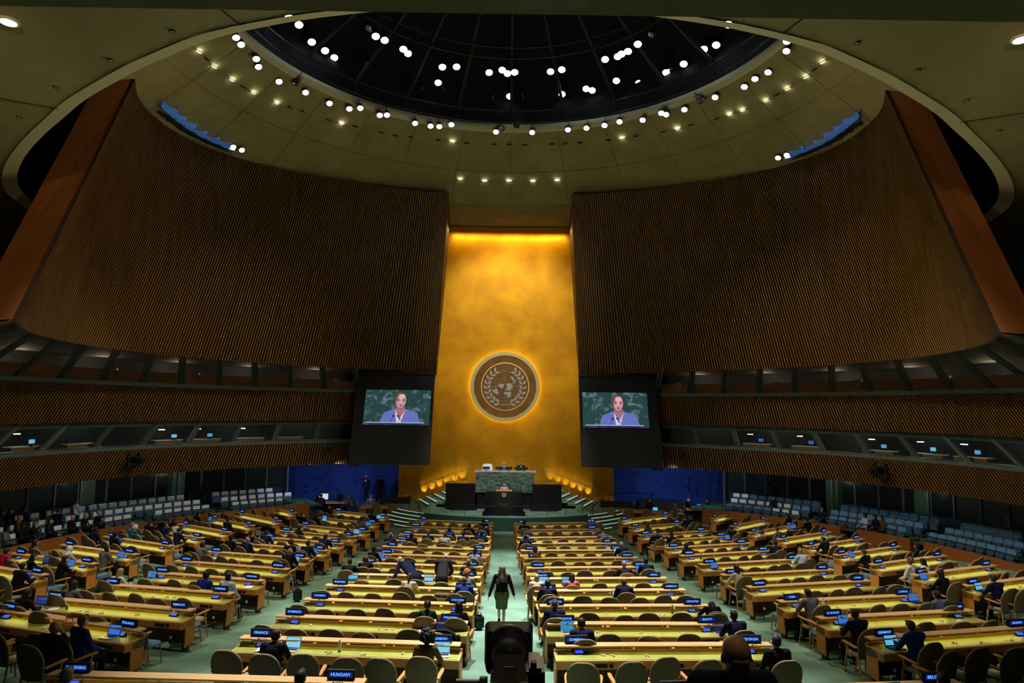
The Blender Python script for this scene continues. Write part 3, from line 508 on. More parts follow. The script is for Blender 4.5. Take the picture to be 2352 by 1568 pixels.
for side, sx in (('left', 1), ('right', -1)):
    struct('wall_'+side, battens(lambda u: ct(u)+(ZT,), lambda u: cb(u)+(ZB,), 185, .14, sx), [M['batten'], M['gap']])
    struct('wall_%s_upper_band' % side, battens(ring(20.9, 8.05), ring(20.75, 6.25, 1), 175, .14, sx), [M['batten'], M['gap']])
    struct('wall_%s_lower_band' % side, battens(ring(20.9, 4.85, 1), ring(20.7, 3.55, 2), 175, .14, sx), [M['batten'], M['gap']])
    # inner return of the batten wall towards the gold wall, end face towards the camera
    m = MB(); a, b = LEFTTOP[-1], LEFTBOT[-1]
    m.add([(sx*a[0], a[1], ZT), (sx*b[0], b[1], ZB), (sx*(b[0]-.35), 47.8, ZB), (sx*(a[0]-.5), 47.8, ZT)], [(0, 1, 2, 3)])
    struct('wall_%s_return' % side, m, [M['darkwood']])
    m = MB(); A, Bq, Cq, Dq = (-17.06, 26.98, 20.15), (-15.24, 26.36, 20.15), (-14.14, 19.37, 9.45), (-16.23, 20.4, 9.45)
    P = [Bq, Cq, Dq, A]; P2 = [(-17.0, 28.4, 20.15), (-16.6, 22.0, 9.45), (-17.4, 22.4, 9.45), (-17.6, 29.2, 20.15)]
    V = [(sx*p[0], p[1], p[2]) for p in P+P2]
    m.add(V, [(0, 1, 2, 3), (2, 3, 7, 6), (3, 0, 4, 7), (1, 2, 6, 5)])
    struct('trim_%s_end' % side, m, [M['endwood']])
    # sills and soffits around the two window bands
    m = MB()
    for (r0, r1, z0, z1, ln) in ((20.95, 21.5, 8.05, 8.3, 0), (20.95, 21.5, 4.85, 5.05, 1), (21.0, 21.0, 6.0, 6.25, 1)):
        f0, f1 = ring(r0, z0, ln), ring(r0, z1, ln); f2 = ring(r1+.02, z1, ln)
        for (fa, fb) in ((f0, f1), (f1, f2)):
            m.grid(lambda u, v: tuple(((fa(u)[k]*(1-v)+fb(u)[k]*v)*(sx if k == 0 else 1)) for k in range(3)), 50, 1)
    struct('trim_%s_sill' % side, m, [M['teal']])
    # booths behind: floor, ceiling, back wall
    m = MB()
    def qs(fa, fb, n=40): m.grid(lambda u, v: tuple(((fa(u)[k]*(1-v)+fb(u)[k]*v)*(sx if k == 0 else 1)) for k in range(3)), n, 1)
    qs(ring(23.4, 8.0), ring(23.4, 9.6)); qs(ring(21, 9.5), ring(23.4, 9.5)); qs(ring(21.05, 8.1), ring(23.4, 8.1))
    qs(ring(24, 4.5), ring(24, 6.6)); qs(ring(21, 4.75), ring(24, 4.75)); qs(ring(21, 6.4), ring(24, 6.4))
    qs(lambda u: cb(u)+(9.5,), ring(21.2, 9.5)); qs(ring(20.8, 3.62, 2), ring(26, 3.62)) 
    struct('wall_%s_booths' % side, m, [M['booth']])
    m = MB(); qs(ring(21.5, 8.3), ring(21.5, 8.85)); qs(ring(21.5, 8.85), ring(21.7, 8.85))
    struct('trim_%s_booth_ledge' % side, m, [M['boothwood']])
    # upper windows: leaning mullions from sill up to the underside of the batten wall
    def botpt(phi):   # point of the lower edge of the batten wall at polar angle phi
        best = None
        for i in range(101):
            p = cb(i/100); q = atan2(-p[0], p[1]-26)
            if best is None or abs(q-phi) < best[0]: best = (abs(q-phi), p)
        return best[1]
    wn = empty('window_%d' % (1 if sx > 0 else 2)); tag(wn, kind='structure')
    phis = [radians(27.5+6.0*i) for i in range(13)]
    E0 = []
    for p in phis:
        lo = Vector((-sx*20.97*sin(p), 26+20.97*cos(p), 8.25)); t = botpt(min(p*1.13, 1.98)); hi = Vector((sx*t[0], t[1]-.0, 9.5))
        E0.append((lo, hi))
        d = (Vector((-lo.y+26, lo.x, 0))).normalized()*.14*(1); q = Vector((-lo.x, 26-lo.y, 0)).normalized()*.2
        mb = MB(); V = [lo-d, lo+d, lo+d-q, lo-d-q, hi-d, hi+d, hi+d-q, hi-d-q]
        mb.add(V, [(0, 1, 5, 4), (1, 2, 6, 5), (3, 0, 4, 7), (2, 3, 7, 6)]); mb.build('mullion', M['teal'], wn)
    for a, b in zip(E0, E0[1:]):
        MB().add([a[0], b[0], b[1], a[1]], [(0, 1, 2, 3)]).build('glass_pane', GLASS, wn)
    wn2 = empty('window_%d' % (3 if sx > 0 else 4)); tag(wn2, kind='structure')
    E1 = []
    for p in [radians(27.5+6.6*i) for i in range(11)]:
        q0, q1 = p+DEL(p), p
        lo = Vector((-sx*20.97*sin(q0), 26+20.97*cos(q0), 5.0)); hi = Vector((-sx*20.97*sin(q1), 26+20.97*cos(q1), 6.3)); E1.append((lo, hi))
        d = (Vector((-lo.y+26, lo.x, 0))).normalized()*.13; q = Vector((-lo.x, 26-lo.y, 0)).normalized()*.2
        MB().add([lo-d, lo+d, lo+d-q, lo-d-q, hi-d, hi+d, hi+d-q, hi-d-q], [(0, 1, 5, 4), (1, 2, 6, 5), (3, 0, 4, 7), (2, 3, 7, 6)]).build('mullion', M['teal'], wn2)
    for a, b in zip(E1, E1[1:]):
        MB().add([a[0], b[0], b[1], a[1]], [(0, 1, 2, 3)]).build('glass_pane', GLASS, wn2)
    # ground floor glazing behind the side seats
    for k in range(6):
        p = radians(34+11*k); lamp('booth_fill', 'POINT', (-sx*22.3*sin(p), 26+22.3*cos(p), 9.1), None, BOOTH, (1, .7, .45), .3); lamp('booth_fill', 'POINT', (-sx*22.9*sin(p), 26+22.9*cos(p), 6.1), None, BOOTH*.35, (.9, 1, .8), .3)  # added fill points that brighten the booth interiors
    for k in range(3):
        e = empty('wall_washer', (sx*-(10.6+1.6*k), 43.3-.8*k, 3.5), 0, 'small lamp under the lower band washing the %s blue wall, %s from the gold wall' % (side, ['first', 'second', 'third'][k]), 'lamp'); MB().tube((0, 0, .1), (0, 0, -.02), .05, n=10).build('housing', M['dark'], e); lamp('bulb', 'SPOT', (0, .02, -.04), (0, 3, -.9), BLUEW, (.75, .8, 1), .15, 110, .9, parent=e)
    wn3 = empty('window_%d' % (5 if sx > 0 else 6)); tag(wn3, kind='structure')
    prev = None
    for i, p in enumerate([radians(36+3.2*k) for k in range(16)]):
        P = Vector((-sx*24.6*sin(p), 26+24.6*cos(p), .9)); mb = MB(); mb.box((P.x, P.y, 2.3), (.09, .12, 2.9), rz=sx*p); mb.build('mullion', M['teal'], wn3)
        if prev is not None: MB().add([prev, P, P+Vector((0, 0, 2.8)), prev+Vector((0, 0, 2.8))], [(0, 1, 2, 3)]).build('glass_pane', GLASS, wn3)
        prev = P
    m = MB(); R_ = lambda r, z: (lambda u: (-(r*sin(radians(33+80*(1-u)))), 26+r*cos(radians(33+80*(1-u))), z))
    qs(R_(29, 0), R_(29, 4.4)); struct('wall_%s_lobby' % side, m, [M['navy']])
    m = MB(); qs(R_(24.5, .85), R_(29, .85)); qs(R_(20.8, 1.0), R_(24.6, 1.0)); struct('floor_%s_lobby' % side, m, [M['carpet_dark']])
    for p, wd in ((51.5, .75), (63.5, .95)):
        lp = pol(radians(p+1.5)*-sx, 23.4, 3.3); lamp('lobby_fill', 'POINT', lp, None, 22, (.85, 1, .9), .3)  # added fill point so the pillar shows, no lobby lamp
        mb = MB(); c = pol(radians(p)*-sx, 25.3, 2.4); mb.box(c, (wd, .6, 3.2), rz=sx*radians(p)); struct('pillar_%s' % side, mb, [mat('pale_green_pillar', (.20, .28, .19), .8)])
    # parapet of red-brown wood in front of the side seats
    for lo_, hi_ in ((35.6, 50), (50.2, 58.5), (61, 69), (71.0, 92)):
        mb = MB(); mb.grid(lambda u, v: (-sx*(20.8+.0*v)*sin(radians(lo_+(hi_-lo_)*u)), 26+20.8*cos(radians(lo_+(hi_-lo_)*u)), 1.15*v+.0), 12, 1)
        mb.grid(lambda u, v: (-sx*(20.8+.12*v)*sin(radians(lo_+(hi_-lo_)*u)), 26+(20.8+.12*v)*cos(radians(lo_+(hi_-lo_)*u)), 1.15), 12, 1)
        for e in (lo_, hi_): mb.add([(-sx*r*sin(radians(e)), 26+r*cos(radians(e)), z) for r, z in ((20.8, 0), (21.5, 0), (21.5, 1.15), (20.8, 1.15))], [(0, 1, 2, 3)])
        struct('wall_%s_parapet' % side, mb, [M['parapet']])
    # tiers under the side seats
    for (ra, rb, z) in ((20.9, 22.15, .52), (22.15, 23.05, .72), (23.05, 24.4, .95)):
        mb = MB(); L0, L1 = 37.5, 92
        mb.grid(lambda u, v: pol(-sx*radians(L0+(L1-L0)*u), ra+(rb-ra)*v, z), 40, 1); mb.grid(lambda u, v: pol(-sx*radians(L0+(L1-L0)*u), ra, z-.4*(1-v)), 40, 1)
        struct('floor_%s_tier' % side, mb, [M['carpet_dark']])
    # low dark wall between seats and glazing
    for lo_, hi_ in ((37, 51), (53, 69.3), (70.5, 92)):
        mb = MB(); mb.grid(lambda u, v: pol(-sx*radians(lo_+(hi_-lo_)*u), 24.3, .9+1.0*v), 12, 1); mb.grid(lambda u, v: pol(-sx*radians(lo_+(hi_-lo_)*u), 24.3+.12*v, 1.9), 12, 1)
        struct('wall_%s_backrail' % side, mb, [M['navy']])
    m = MB(); m.box((sx*-24.2, 20, 12), (.2, 34, 24)); m.box((sx*-11, 48.55, 2.2), (8.8, .1, 4.4), mi=1); 
    m.box((sx*-20, 48.2, 6), (9, .2, 14)); m.box((sx*-6.9, 47.9, 2), (.5, 1.2, 4.2), mi=2)
    struct('wall_%s_outer' % side, m, [M['tealwall'], M['blue'], M['gold']])
# gold wall, slightly concave
m = MB(); m.grid(lambda u, v: (-7.4+14.8*u, 48.0-.35*abs(2*u-1)**2, .7+19.4*v), 24, 1, smooth=True); struct('wall_gold', m, [M['gold']])
m = MB(); m.box((0, 50, 12), (60, .3, 30)); struct('wall_back', m, [M['booth']])
# ceiling: cone around the dome opening, flat outer part, slab with the big curved cut-out
m = MB(); NA = 96
def cf(u, v):
    a = 2*pi*u
    if v < .5: r = 12.05+(17-12.05)*v*2; z = 23-(r-12.05)*.576
    else: r = 17+(v-.5)*2*12; z = 20.15
    return (r*sin(a), 26+r*cos(a), z)
m.grid(cf, NA, 8, smooth=False); struct('ceiling', m, [M['ceil']])
m = MB()   # panel joints of the plaster cone
for r in (14.6, 17.0):
    z = 23-(r-12.05)*.576-.012
    m.path([(r*sin(a), 26+r*cos(a), z) for a in [2*pi*i/72 for i in range(73)]], .011, 4)
for i in range(28):
    a = 2*pi*i/28; m.tube((12.2*sin(a), 26+12.2*cos(a), 22.9), (17*sin(a), 26+17*cos(a), 20.14), .011, n=4)
struct('trim_ceiling_joints', m, [mat('joint_line', (.10, .09, .04), .9)])
m = MB(); m.lathe([(12.05, 22.98), (11.95, 22.98), (11.95, 23.45), (12.4, 23.5)], (0, 26, 0), 96); struct('trim_dome_rim', m, [M['lip']])
m = MB(); m.lathe([(12.0, 23.4), (12.0, 26), (10, 28.5), (5, 30), (.01, 30.4)], (0, 26, 0), 64); struct('ceiling_dome', m, [M['dome']])
m = MB()
for r, z in ((11.4, 23.3), (11.4, 24.0), (8.2, 25.4), (8.2, 26.0), (5.0, 26.2), (5.0, 26.8)):
    m.path([(r*sin(a), 26+r*cos(a), z) for a in [2*pi*i/64 for i in range(65)]], .05, 5)
for i in range(24):
    a = 2*pi*i/24
    m.tube((11.4*sin(a), 26+11.4*cos(a), 24.0), (2*sin(a), 26+2*cos(a), 28.5), .09, n=5)
    for r, z0, z1 in ((11.4, 23.3, 24), (8.2, 25.4, 26.0), (5, 26.2, 26.8)):
        m.tube((r*sin(a), 26+r*cos(a), z0), (r*sin(a), 26+r*cos(a), z1), .03, n=4)
tag(m.build('lighting_truss', M['steel']), 'dark steel ring truss inside the round dome opening', 'truss')
SL = [(0, 11.95), (-2, 12.05), (-3.4, 12.3), (-4.67, 12.62), (-6.45, 13.29), (-8.41, 14.45), (-9.63, 15.29), (-11.06, 16.35), (-12.41, 17.55), (-13.49, 18.52), (-14.88, 19.87), (-16.12, 21.21), (-17.30, 22.72), (-18.2, 24.3), (-18.9, 26.6), (-19.3, 30)]
hole = [p for p in SL]+[(-19.6, 40)]
for side, sx in (('left', 1), ('right', -1)):
    m = MB(); n = len(hole)
    out = [(0, -4)]+[(-26*i/(n-1), -4) for i in range(1, n)]
    out = [(p[0]*1.0 if p[0] > -19 else -30, -4) if i < n-3 else (-30, p[1]) for i, p in enumerate(hole)]
    V = [(sx*p[0], p[1], 14.65) for p in hole]+[(sx*p[0], p[1], 14.65) for p in out]
    m.add(V, [(i, i+1, n+i+1, n+i) for i in range(n-1)])
    struct('ceiling_slab_'+side, m, [M['ceil2']])
    m = MB(); hc = curve(hole)
    m.grid(lambda u, v: (lambda p, q: (sx*(p[0]+(q[0])*.42*v), p[1]+q[1]*.42*v, 14.62+.16*v))(hc(u), (lambda p: ((-p[0])/(hypot(p[0], 30-p[1])+1e-6), (30-p[1])/(hypot(p[0], 30-p[1])+1e-6)))(hc(u))), 60, 1)
    struct('trim_slab_rim_'+side, m, [M['lip']])
    m = MB(); 
    for a, b in (((-5.4, 12.86), (-7.5, 6)), ((-11.6, 16.9), (-19, 13))): m.tube((sx*a[0], a[1], 14.64), (sx*b[0], b[1], 14.64), .02, n=4)
    struct('trim_slab_joints_'+side, m, [mat('slab_joint', (.05, .045, .025), .9)])
m = MB(); m.box((0, 0.2, 10.6), (30, 9.5, .9)); struct('ceiling_soffit', m, [M['ceil2']])
m = MB(); m.box((0, -6, 6), (60, .3, 12)); m.box((0, 22, 24.6+7), (80, 90, .2)); struct('wall_rear', m, [M['booth']])
# gallery platform on which the camera operator side stands
m = MB(); m.box((0, 1.9, 3.85), (9, 6.6, .2)); struct('floor_gallery', m, [M['carpet_dark']])
# ------------------------------------------------------------ chairs
def back_shell(mb, w0, w1, z0, z1, y0, tilt, wrap, th, mi=0, pw=2.6):
    NU, NV = 12, 14
    S = [0, .12, .25, .38, .5, .6, .69, .77, .84, .89, .93, .96, .98, .993, 1.0]
    def half(v): return (w0+(w1-w0)*v/.5) if v < .5 else w1*max(0, 1-((v-.5)/.5)**pw)**(1/pw)
    def P(u, v, o):
        v = S[min(14, int(round(v*14)))]
        return ((2*u-1)*max(half(v), .02), y0-tilt*v+wrap*(2*u-1)**2*(half(v)/w1)-o, z0+(z1-z0)*v)
    mb.grid(lambda u, v: P(u, v, 0), NU, NV, mi, True); mb.grid(lambda u, v: P(1-u, v, th), NU, NV, mi, True)
    rim = [P(0, j/NV, 0) for j in range(NV+1)]+[P(i/NU, 1, 0) for i in range(1, NU+1)]+[P(1, 1-j/NV, 0) for j in range(1, NV+1)]
    rim2 = [(a[0], a[1]-th, a[2]) for a in rim]; n = len(rim)
    mb.add(rim+rim2, [(i, i+1, n+i+1, n+i) for i in range(n-1)], mi); return [(a[0], a[1]-th*.4, a[2]) for a in rim]
def chair_parts():
    P = []
    b = MB(); rim = back_shell(b, .235, .30, .40, 1.10, -.22, .16, .07, .05, pw=2.3); P.append(('backrest', b, M['chairback']))
    p = MB(); p.path(rim, .012, 5); P.append(('piping', p, M['piping']))
    s = MB(); s.box((0, .02, .44), (.5, .48, .1)); P.append(('seat', s, M['tan']))
    for sx in (-1, 1):
        a = MB(); a.add([(sx*.27, -.22, .66), (sx*.33, -.22, .66), (sx*.36, .1, .69), (sx*.34, .24, .69), (sx*.28, .22, .69), (sx*.27, -.22, .63), (sx*.33, -.22, .63), (sx*.36, .1, .66), (sx*.34, .24, .66), (sx*.28, .22, .66)],
              [(0, 1, 2, 3, 4), (9, 8, 7, 6, 5), (0, 5, 6, 1), (1, 6, 7, 2), (2, 7, 8, 3), (3, 8, 9, 4), (4, 9, 5, 0)]); a.tube((sx*.3, .16, .66), (sx*.27, .1, .42), .022, n=6)
        P.append(('armrest', a, M['chairwood']))
        for sy, yy in ((1, .2), (-1, -.2)):
            l = MB(); l.tube((sx*.24, yy, .42), (sx*.27, yy*1.35, -.02), .024, .016, 6); P.append(('leg', l, M['chairwood']))
    return P
def blue_parts():
    P = []; b = MB(); back_shell(b, .205, .22, .42, .80, -.2, .05, .03, .06, pw=3.5); P.append(('backrest', b, M['bluefab2']))
    s = MB(); s.box((0, .02, .43), (.46, .46, .09)); P.append(('seat', s, M['bluefab']))
    for sx in (-1, 1):
        for yy in (.2, -.2): l = MB(); l.tube((sx*.2, yy, .40), (sx*.23, yy*1.2, -.02), .02, .014, 6); P.append(('leg', l, M['chairwood']))
    return P
def proto(parts, bevel={}):
    out = []
    for n, mb, mt in parts: out.append((n, mb.mesh(n, [mt]), n in bevel and bevel[n]))
    for n, me, bv in out:
        if bv:
            bm = bmesh.new(); bm.from_mesh(me); bmesh.ops.bevel(bm, geom=bm.edges[:], offset=bv, segments=3, affect='EDGES'); bm.to_mesh(me); bm.free()
            for p in me.polygons: p.use_smooth = True
    return [(n, me) for n, me, _ in out]
def joined(parts, name):
    mats = []; J = MB()
    for n, mb, mt in parts:
        if mt not in mats: mats.append(mt)
        J.add(mb.v, mb.f, mats.index(mt)); J.sm[-len(mb.f):] = mb.sm
    return J.mesh(name, mats), J, mats
TAN = proto(chair_parts(), {'seat': .035}); TANJ, TANMB, TANMATS = joined(chair_parts(), 'delegate_armchair')
BLU = proto(blue_parts(), {'seat': .035}); BLUJ, _, _ = joined(blue_parts(), 'side_chair')
def place(protos, name, loc, rz, label, cat, group):
    e = empty(name, loc, rz, label, cat, group)
    for n, me in protos: link(n, me, e)
    return e
def placej(me, name, loc, rz, label, cat, group):
    o = link(name, me); o.location = loc; o.rotation_euler = (0, 0, rz); return tag(o, label, cat, group)
# ------------------------------------------------------------ text, signs, small desk things
hs = MB(); hs.box((0, 0, .075), (.46, .06, .15)); hs.box((0, 0, .0), (.36, .1, .02)); SIGN_H = hs.mesh('housing', [M['black']])
fs = MB(); fs.add([(-.19, -.032, .035), (.19, -.032, .035), (.19, -.032, .118), (-.19, -.032, .118)], [(0, 1, 2, 3)]); SIGN_F = fs.mesh('display', [M['signface']])
def sign(country, loc, rz, where):
    e = empty('country_sign', loc, rz, 'black sign with blue lit lettering %s, %s' % (country, where), 'sign', 'lit country signs on the desk shelves')
    link('housing', SIGN_H, e); link('display', SIGN_F, e)
    t = link('lettering', text_mesh(country), e); t.location = (0, -.034, .077); t.rotation_euler = (pi/2, 0, 0)
    return e
cb_ = MB(); cb_.add([(-.11, -.05, 0), (.11, -.05, 0), (.11, .05, 0), (-.11, .05, 0), (-.11, -.04, .02), (.11, -.04, .02), (.1, .05, .075), (-.1, .05, .075)], [(0, 1, 5, 4), (1, 2, 6, 5), (2, 3, 7, 6), (3, 0, 4, 7), (4, 5, 6, 7)]); CON_H = cb_.mesh('housing', [M['black']])
cs_ = MB(); cs_.add([(-.085, -.034, .026), (.085, -.034, .026), (.08, .028, .065), (-.08, .028, .065)], [(0, 1, 2, 3)]); CON_S = cs_.mesh('display', [M['console']])
mm = MB(); mm.path([(.14, 0, 0), (.145, .0, .14), (.12, -.03, .19), (.02, -.1, .2)], .005, 5); mm.ell((-.0, -.11, .2), (.02, .014, .014), 8, 5); CON_M = mm.mesh('microphone', [M['black']])
def console(loc, rz, where, mic=True):
    e = empty('desk_console', loc, rz, 'small black voting console with blue lit screen, ' + where, 'console', 'voting consoles on the desks')
    link('housing', CON_H, e); link('display', CON_S, e)
    if mic: link('microphone', CON_M, e)
LB = MB(); LB.box((0, 0, .008), (.33, .23, .016)); LBASE = {k: LB.mesh('base', [M[k]]) for k in ('silver', 'black')}
kb = MB(); kb.box((0, .03, .018), (.28, .1, .004)); KEY = kb.mesh('keyboard', [M['dark']])
LS = MB(); LS.box((0, 0, .11), (.33, .01, .22)); LSCR = {k: LS.mesh('lid', [M[k]]) for k in ('silver', 'black')}
DS = MB(); DS.add([(-.15, -.0065, .015), (.15, -.0065, .015), (.15, -.0065, .205), (-.15, -.0065, .205)], [(0, 1, 2, 3)])
DISP = {k: DS.mesh('display', [M['scr_'+k]]) for k in SCREENS}
def laptop(loc, rz, kind, label):
    e = empty('laptop', loc, rz, label, 'laptop', 'laptops open on the desks'); c = 'silver' if kind in ('sky', 'white', 'dark', 'photo') or (kind == 'blue' and random.random() < .5) else 'black'
    link('base', LBASE[c], e); link('keyboard', KEY, e); l = link('lid', LSCR['black' if c == 'black' else random.choice(['black', 'silver'])], e); l.location = (0, .115, .014); l.rotation_euler = (radians(-18), 0, 0)
    d = link('display', DISP[kind], l)
    return e
# ------------------------------------------------------------ desks
SHZ = .95
def desk(L, cx, cy, cz, rz, label, lift=0):
    e = empty('delegate_desk', (cx, cy, cz), rz, label, 'desk', 'long delegate desks in rows')
    h = L/2+.04; yf = -.47
    m = MB(); m.box((0, (yf+.05)/2, .765), (2*h, .05-yf, .03)); m.box((0, .035, .80), (2*h, .03, .08)); m.build('tabletop', M['trimw'], e)
    m = MB(); m.box((0, -.205, .783), (2*h-.09, .45, .008)); m.build('leather_inlay', M['leather'], e)
    m = MB(); m.add([(-h, yf, .752), (h, yf, .752), (h, yf+.03, .60), (-h, yf+.03, .60), (-h, yf+.05, .752), (h, yf+.05, .752), (h, yf+.06, .60), (-h, yf+.06, .60)], [(0, 3, 2, 1), (3, 7, 6, 2), (4, 5, 6, 7), (0, 4, 7, 3), (1, 2, 6, 5)])
    for sx in (-1, 1): m.box((sx*(h-.015), -.22, .675), (.03, .5, .15))
    ap = m.build('apron', M['wood'], e)
    for k in range(3):
        x = -h+.9+k*(2*h-1.5)/2
        q = MB(); q.box((x, yf+.008, .68), (.26, .02, .075)); q.build('socket_panel', M['black'], ap)
        for dx in (-.21, .21):
            if (k+(dx > 0)) % 2 == 0: continue
            q = MB(); q.tube((x+dx, yf+.02, .68), (x+dx, yf-.002, .68), .045, n=14); q.build('loudspeaker', M['black'], ap)
    for sx in (-1, 1):
        m = MB(); m.prism([(-.30, .14), (.03, .20), (.04, .80), (-.30, .75)], sx*h, sx*(h-.035), axis='x'); m.build('end_panel', M['wood'], e)
        m = MB(); m.box((sx*(h-.12), -.12, .05), (.09, .16, .30)); m.build('leg', M['steel'], e)
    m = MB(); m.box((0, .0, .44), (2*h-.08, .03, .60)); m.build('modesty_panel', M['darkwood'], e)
    m = MB(); m.add([(-L/2, -.12, SHZ-.03), (L/2, -.12, SHZ-.03), (L/2-.0, .12, SHZ-.035), (-L/2, .12, SHZ-.035), (-L/2, -.12, SHZ), (L/2, -.12, SHZ), (L/2, .12, SHZ), (-L/2, .12, SHZ)], [(0, 3, 2, 1), (4, 5, 6, 7), (0, 1, 5, 4), (1, 2, 6, 5), (2, 3, 7, 6), (3, 0, 4, 7)])
    m.build('shelf', M['shelf'], e)
    for k in range(4):
        x = -L/2+.25+k*(L-.5)/3; m = MB(); m.tube((x, .03, .80), (x, .01, SHZ-.03), .014, n=6); m.add([(x-.015, .03, .84), (x+.015, .03, .84), (x+.02, -.1, .925), (x-.02, -.1, .925)], [(0, 1, 2, 3)]); m.build('bracket', M['trimw'], e)
    lamp('strip_light', 'AREA', (0, -.03, SHZ-.05), (0, -.22, .78), DESKL*L/4.4*(.55 if abs(cx) < 6 else 1), (1, .86, .22), L-.7, size_y=.04, parent=e)
    m = MB(); m.add([(-L/2+.15, .055, SHZ-.05), (L/2-.15, .055, SHZ-.05), (L/2-.15, .03, SHZ-.036), (-L/2+.15, .03, SHZ-.036)], [(0, 1, 2, 3)]); m.build('light_strip', M['strip'], e)
    return e
BLOCKN = dict(CL='left-centre block', CR='right-centre block', LW='left middle block', RW='right middle block', FL='left wall block', FR='right wall block')
ORD = ['', 'first', 'second', 'third', 'fourth', 'fifth', 'sixth', 'seventh', 'eighth', 'ninth', 'tenth', 'eleventh', 'twelfth', 'thirteenth']
used = set(); ROWI = []; CH = []; person_at = [(p[0], p[1]) for p in PEOPLE]
LASTDESK = [None]; LABELLED = {('LW', 12), ('LW', 8), ('LW', 4), ('RW', 12), ('RW', 8), ('RW', 4), ('FL', 7), ('FR', 7), ('FR', 3)}; M['bluelabel'] = mat('blue_label', (.02, .10, .28), .5)
for bl in ('CL', 'CR', 'LW', 'RW', 'FL', 'FR'):
    rows = ROWS[bl]; n = len(rows)
    for i, (x0, y0, x1, y1) in enumerate(rows):
        L = hypot(x1-x0, y1-y0); cx, cy = (x0+x1)/2, (y0+y1)/2; rz = atan2(y1-y0, x1-x0); cz = g(cx, cy); k = n-i
        where = '%s desk row back from podium, %s' % (ORD[k], BLOCKN[bl])
        short = '%s row, %s' % (ORD[k], BLOCKN[bl])
        LASTDESK[0] = desk(L, cx, cy, cz, rz, 'long wooden desk with green leather top, ' + short)
        ROWI.append((bl, k, cx, cy, rz, L, short)); ex, ey = cos(rz), sin(rz); nx, ny = -ey, ex
        if (bl, k) in LABELLED:
            sx = 1 if bl in ('LW', 'FL') else -1; q = MB(); q.prism([(-.2, .62), (-.02, .63), (.0, .70), (-.16, .72)], sx*(L/2+.041), sx*(L/2+.045), axis='x')
            q.build('blue_label', M['bluelabel'], LASTDESK[0])
        W = lambda a, b, h=0: (cx+ex*a+nx*b, cy+ey*a+ny*b, cz+h)
        near = hypot(cx, cy) < 23
        s0, s1 = SIGNS[bl][i]
        for s, sx in ((s0, -1), (s1, 1)):
            if not s: continue
            if s in used: s = {'AUSTRIA': 'MALTA'}.get(s, s+' ')
            used.add(s); sign(s, W(sx*(L/2-.42), .04, SHZ+.01), rz, short)
            console(W(sx*(L/2-.47)-sx*.0, -.1, .788), rz+random.uniform(-.1, .1), ('left' if sx < 0 else 'right')+' end, '+short, near)
        nE = 4 if near else 2
        for q in range(nE if hypot(cx, cy) < 36 else 0):
            a = random.uniform(-L/2+.7, L/2-.7); m = MB(); m.ell((0, 0, .015), (.035, .022, .016), 8, 5); m.ell((.06, .02, .012), (.02, .02, .013), 8, 5)
            m.path([(.03, 0, .006), (.09, -.05, .004), (.14, -.14, .004)], .003, 4)
            o = m.build('earpiece', M['white']); o.location = W(a, -.2-random.uniform(0, .15), .788); o.rotation_euler = (0, 0, random.uniform(0, 6)); tag(o, 'white corded earpiece lying on the desk, ' + short, 'earpiece', 'earpieces on the desk of the ' + short)
        ns = max(2, min(6, round((L-.3)/.72)))
        if y0 < 12.6: ns = 6
        for c in range(ns):
            a = -L/2+L*(c+.5)/ns; x, y, _ = W(a, -1.2); occ = None; best = .45
            for j, (px, py) in enumerate(person_at):
                d = hypot(px-x, py-y)
                if d < best and abs((px-cx)*nx+(py-cy)*ny+1.1) < .75: best = d; occ = j
            pass
            CH.append(dict(x=x, y=y, rz=rz, occ=occ, lab=(c+1, short), bl=bl, a=a))
# seated people, snapped chairs
HD = dict(short='short', long='long', bun='tied-up', ponytail='ponytailed', curly='curly', afro='big curly', walker='long curly')
def hairword(h, c): return 'bald head' if h == 'bald' else 'white headscarf' if h == 'hijab' else '%s %s hair' % (HD[h], c)
TW = dict(pattern='blue patterned shirt', white='white jacket', pink='pink top', paleblue='pale blue shirt', lilac='lilac shirt', cream='cream top', brownprint='brown printed top', greybrown='grey-brown top', lightgrey='light grey top', teal='teal top', darkgreen='dark green top', magenta='magenta jacket', greyblue='grey-blue jacket', beige='beige jacket')
def topword(t): return TW.get(t, t+' suit' if t in ('navy', 'blue', 'grey', 'charcoal') else t+' jacket')
labels = {}
def uniq(s):
    if s not in labels: labels[s] = 1; return s
    for alt in ('', ' leaning in', ' looking down', ' sitting upright', ' sitting back'):
        if alt and s+alt not in labels: labels[s+alt] = 1; return s+alt
    return s
OCC = {}
for (x, y, hair, hc, top, skin, pose, phones), j in zip(PEOPLE, range(999)):
    best = min(ROWI, key=lambda r: abs((x-r[2])*-sin(r[4])+(y-r[3])*cos(r[4])+1.0)+max(0, abs((x-r[2])*cos(r[4])+(y-r[3])*sin(r[4]))-r[5]/2-.3)*2)
    po = POSE['rest' if pose == 'lean' else pose]; rz = best[4]+random.uniform(-.12, .12)
    if pose == 'lean': pose = 'rest'
    hx, hy = po['head'][0], po['head'][1]
    rx = x-(cos(rz)*hx-sin(rz)*hy); ry = y-(sin(rz)*hx+cos(rz)*hy)
    z = g(rx, ry)
    blk = best[6]
    act = {'type': 'at work', 'rest': 'seated', 'chin': 'hand to face', 'slump': 'slumped forward'}[pose]
    lab = uniq('person, %s, %s, %s, %s' % (hairword(hair, hc), topword(top), act, blk.replace('block ', '').replace(' row', ' row')))
    person((rx, ry, z), rz, pose, hair, hc, top, skin, lab, phones=phones, scale=.97 if hair in ('long', 'bun') else 1.0)
    OCC[j] = (rx, ry, rz)
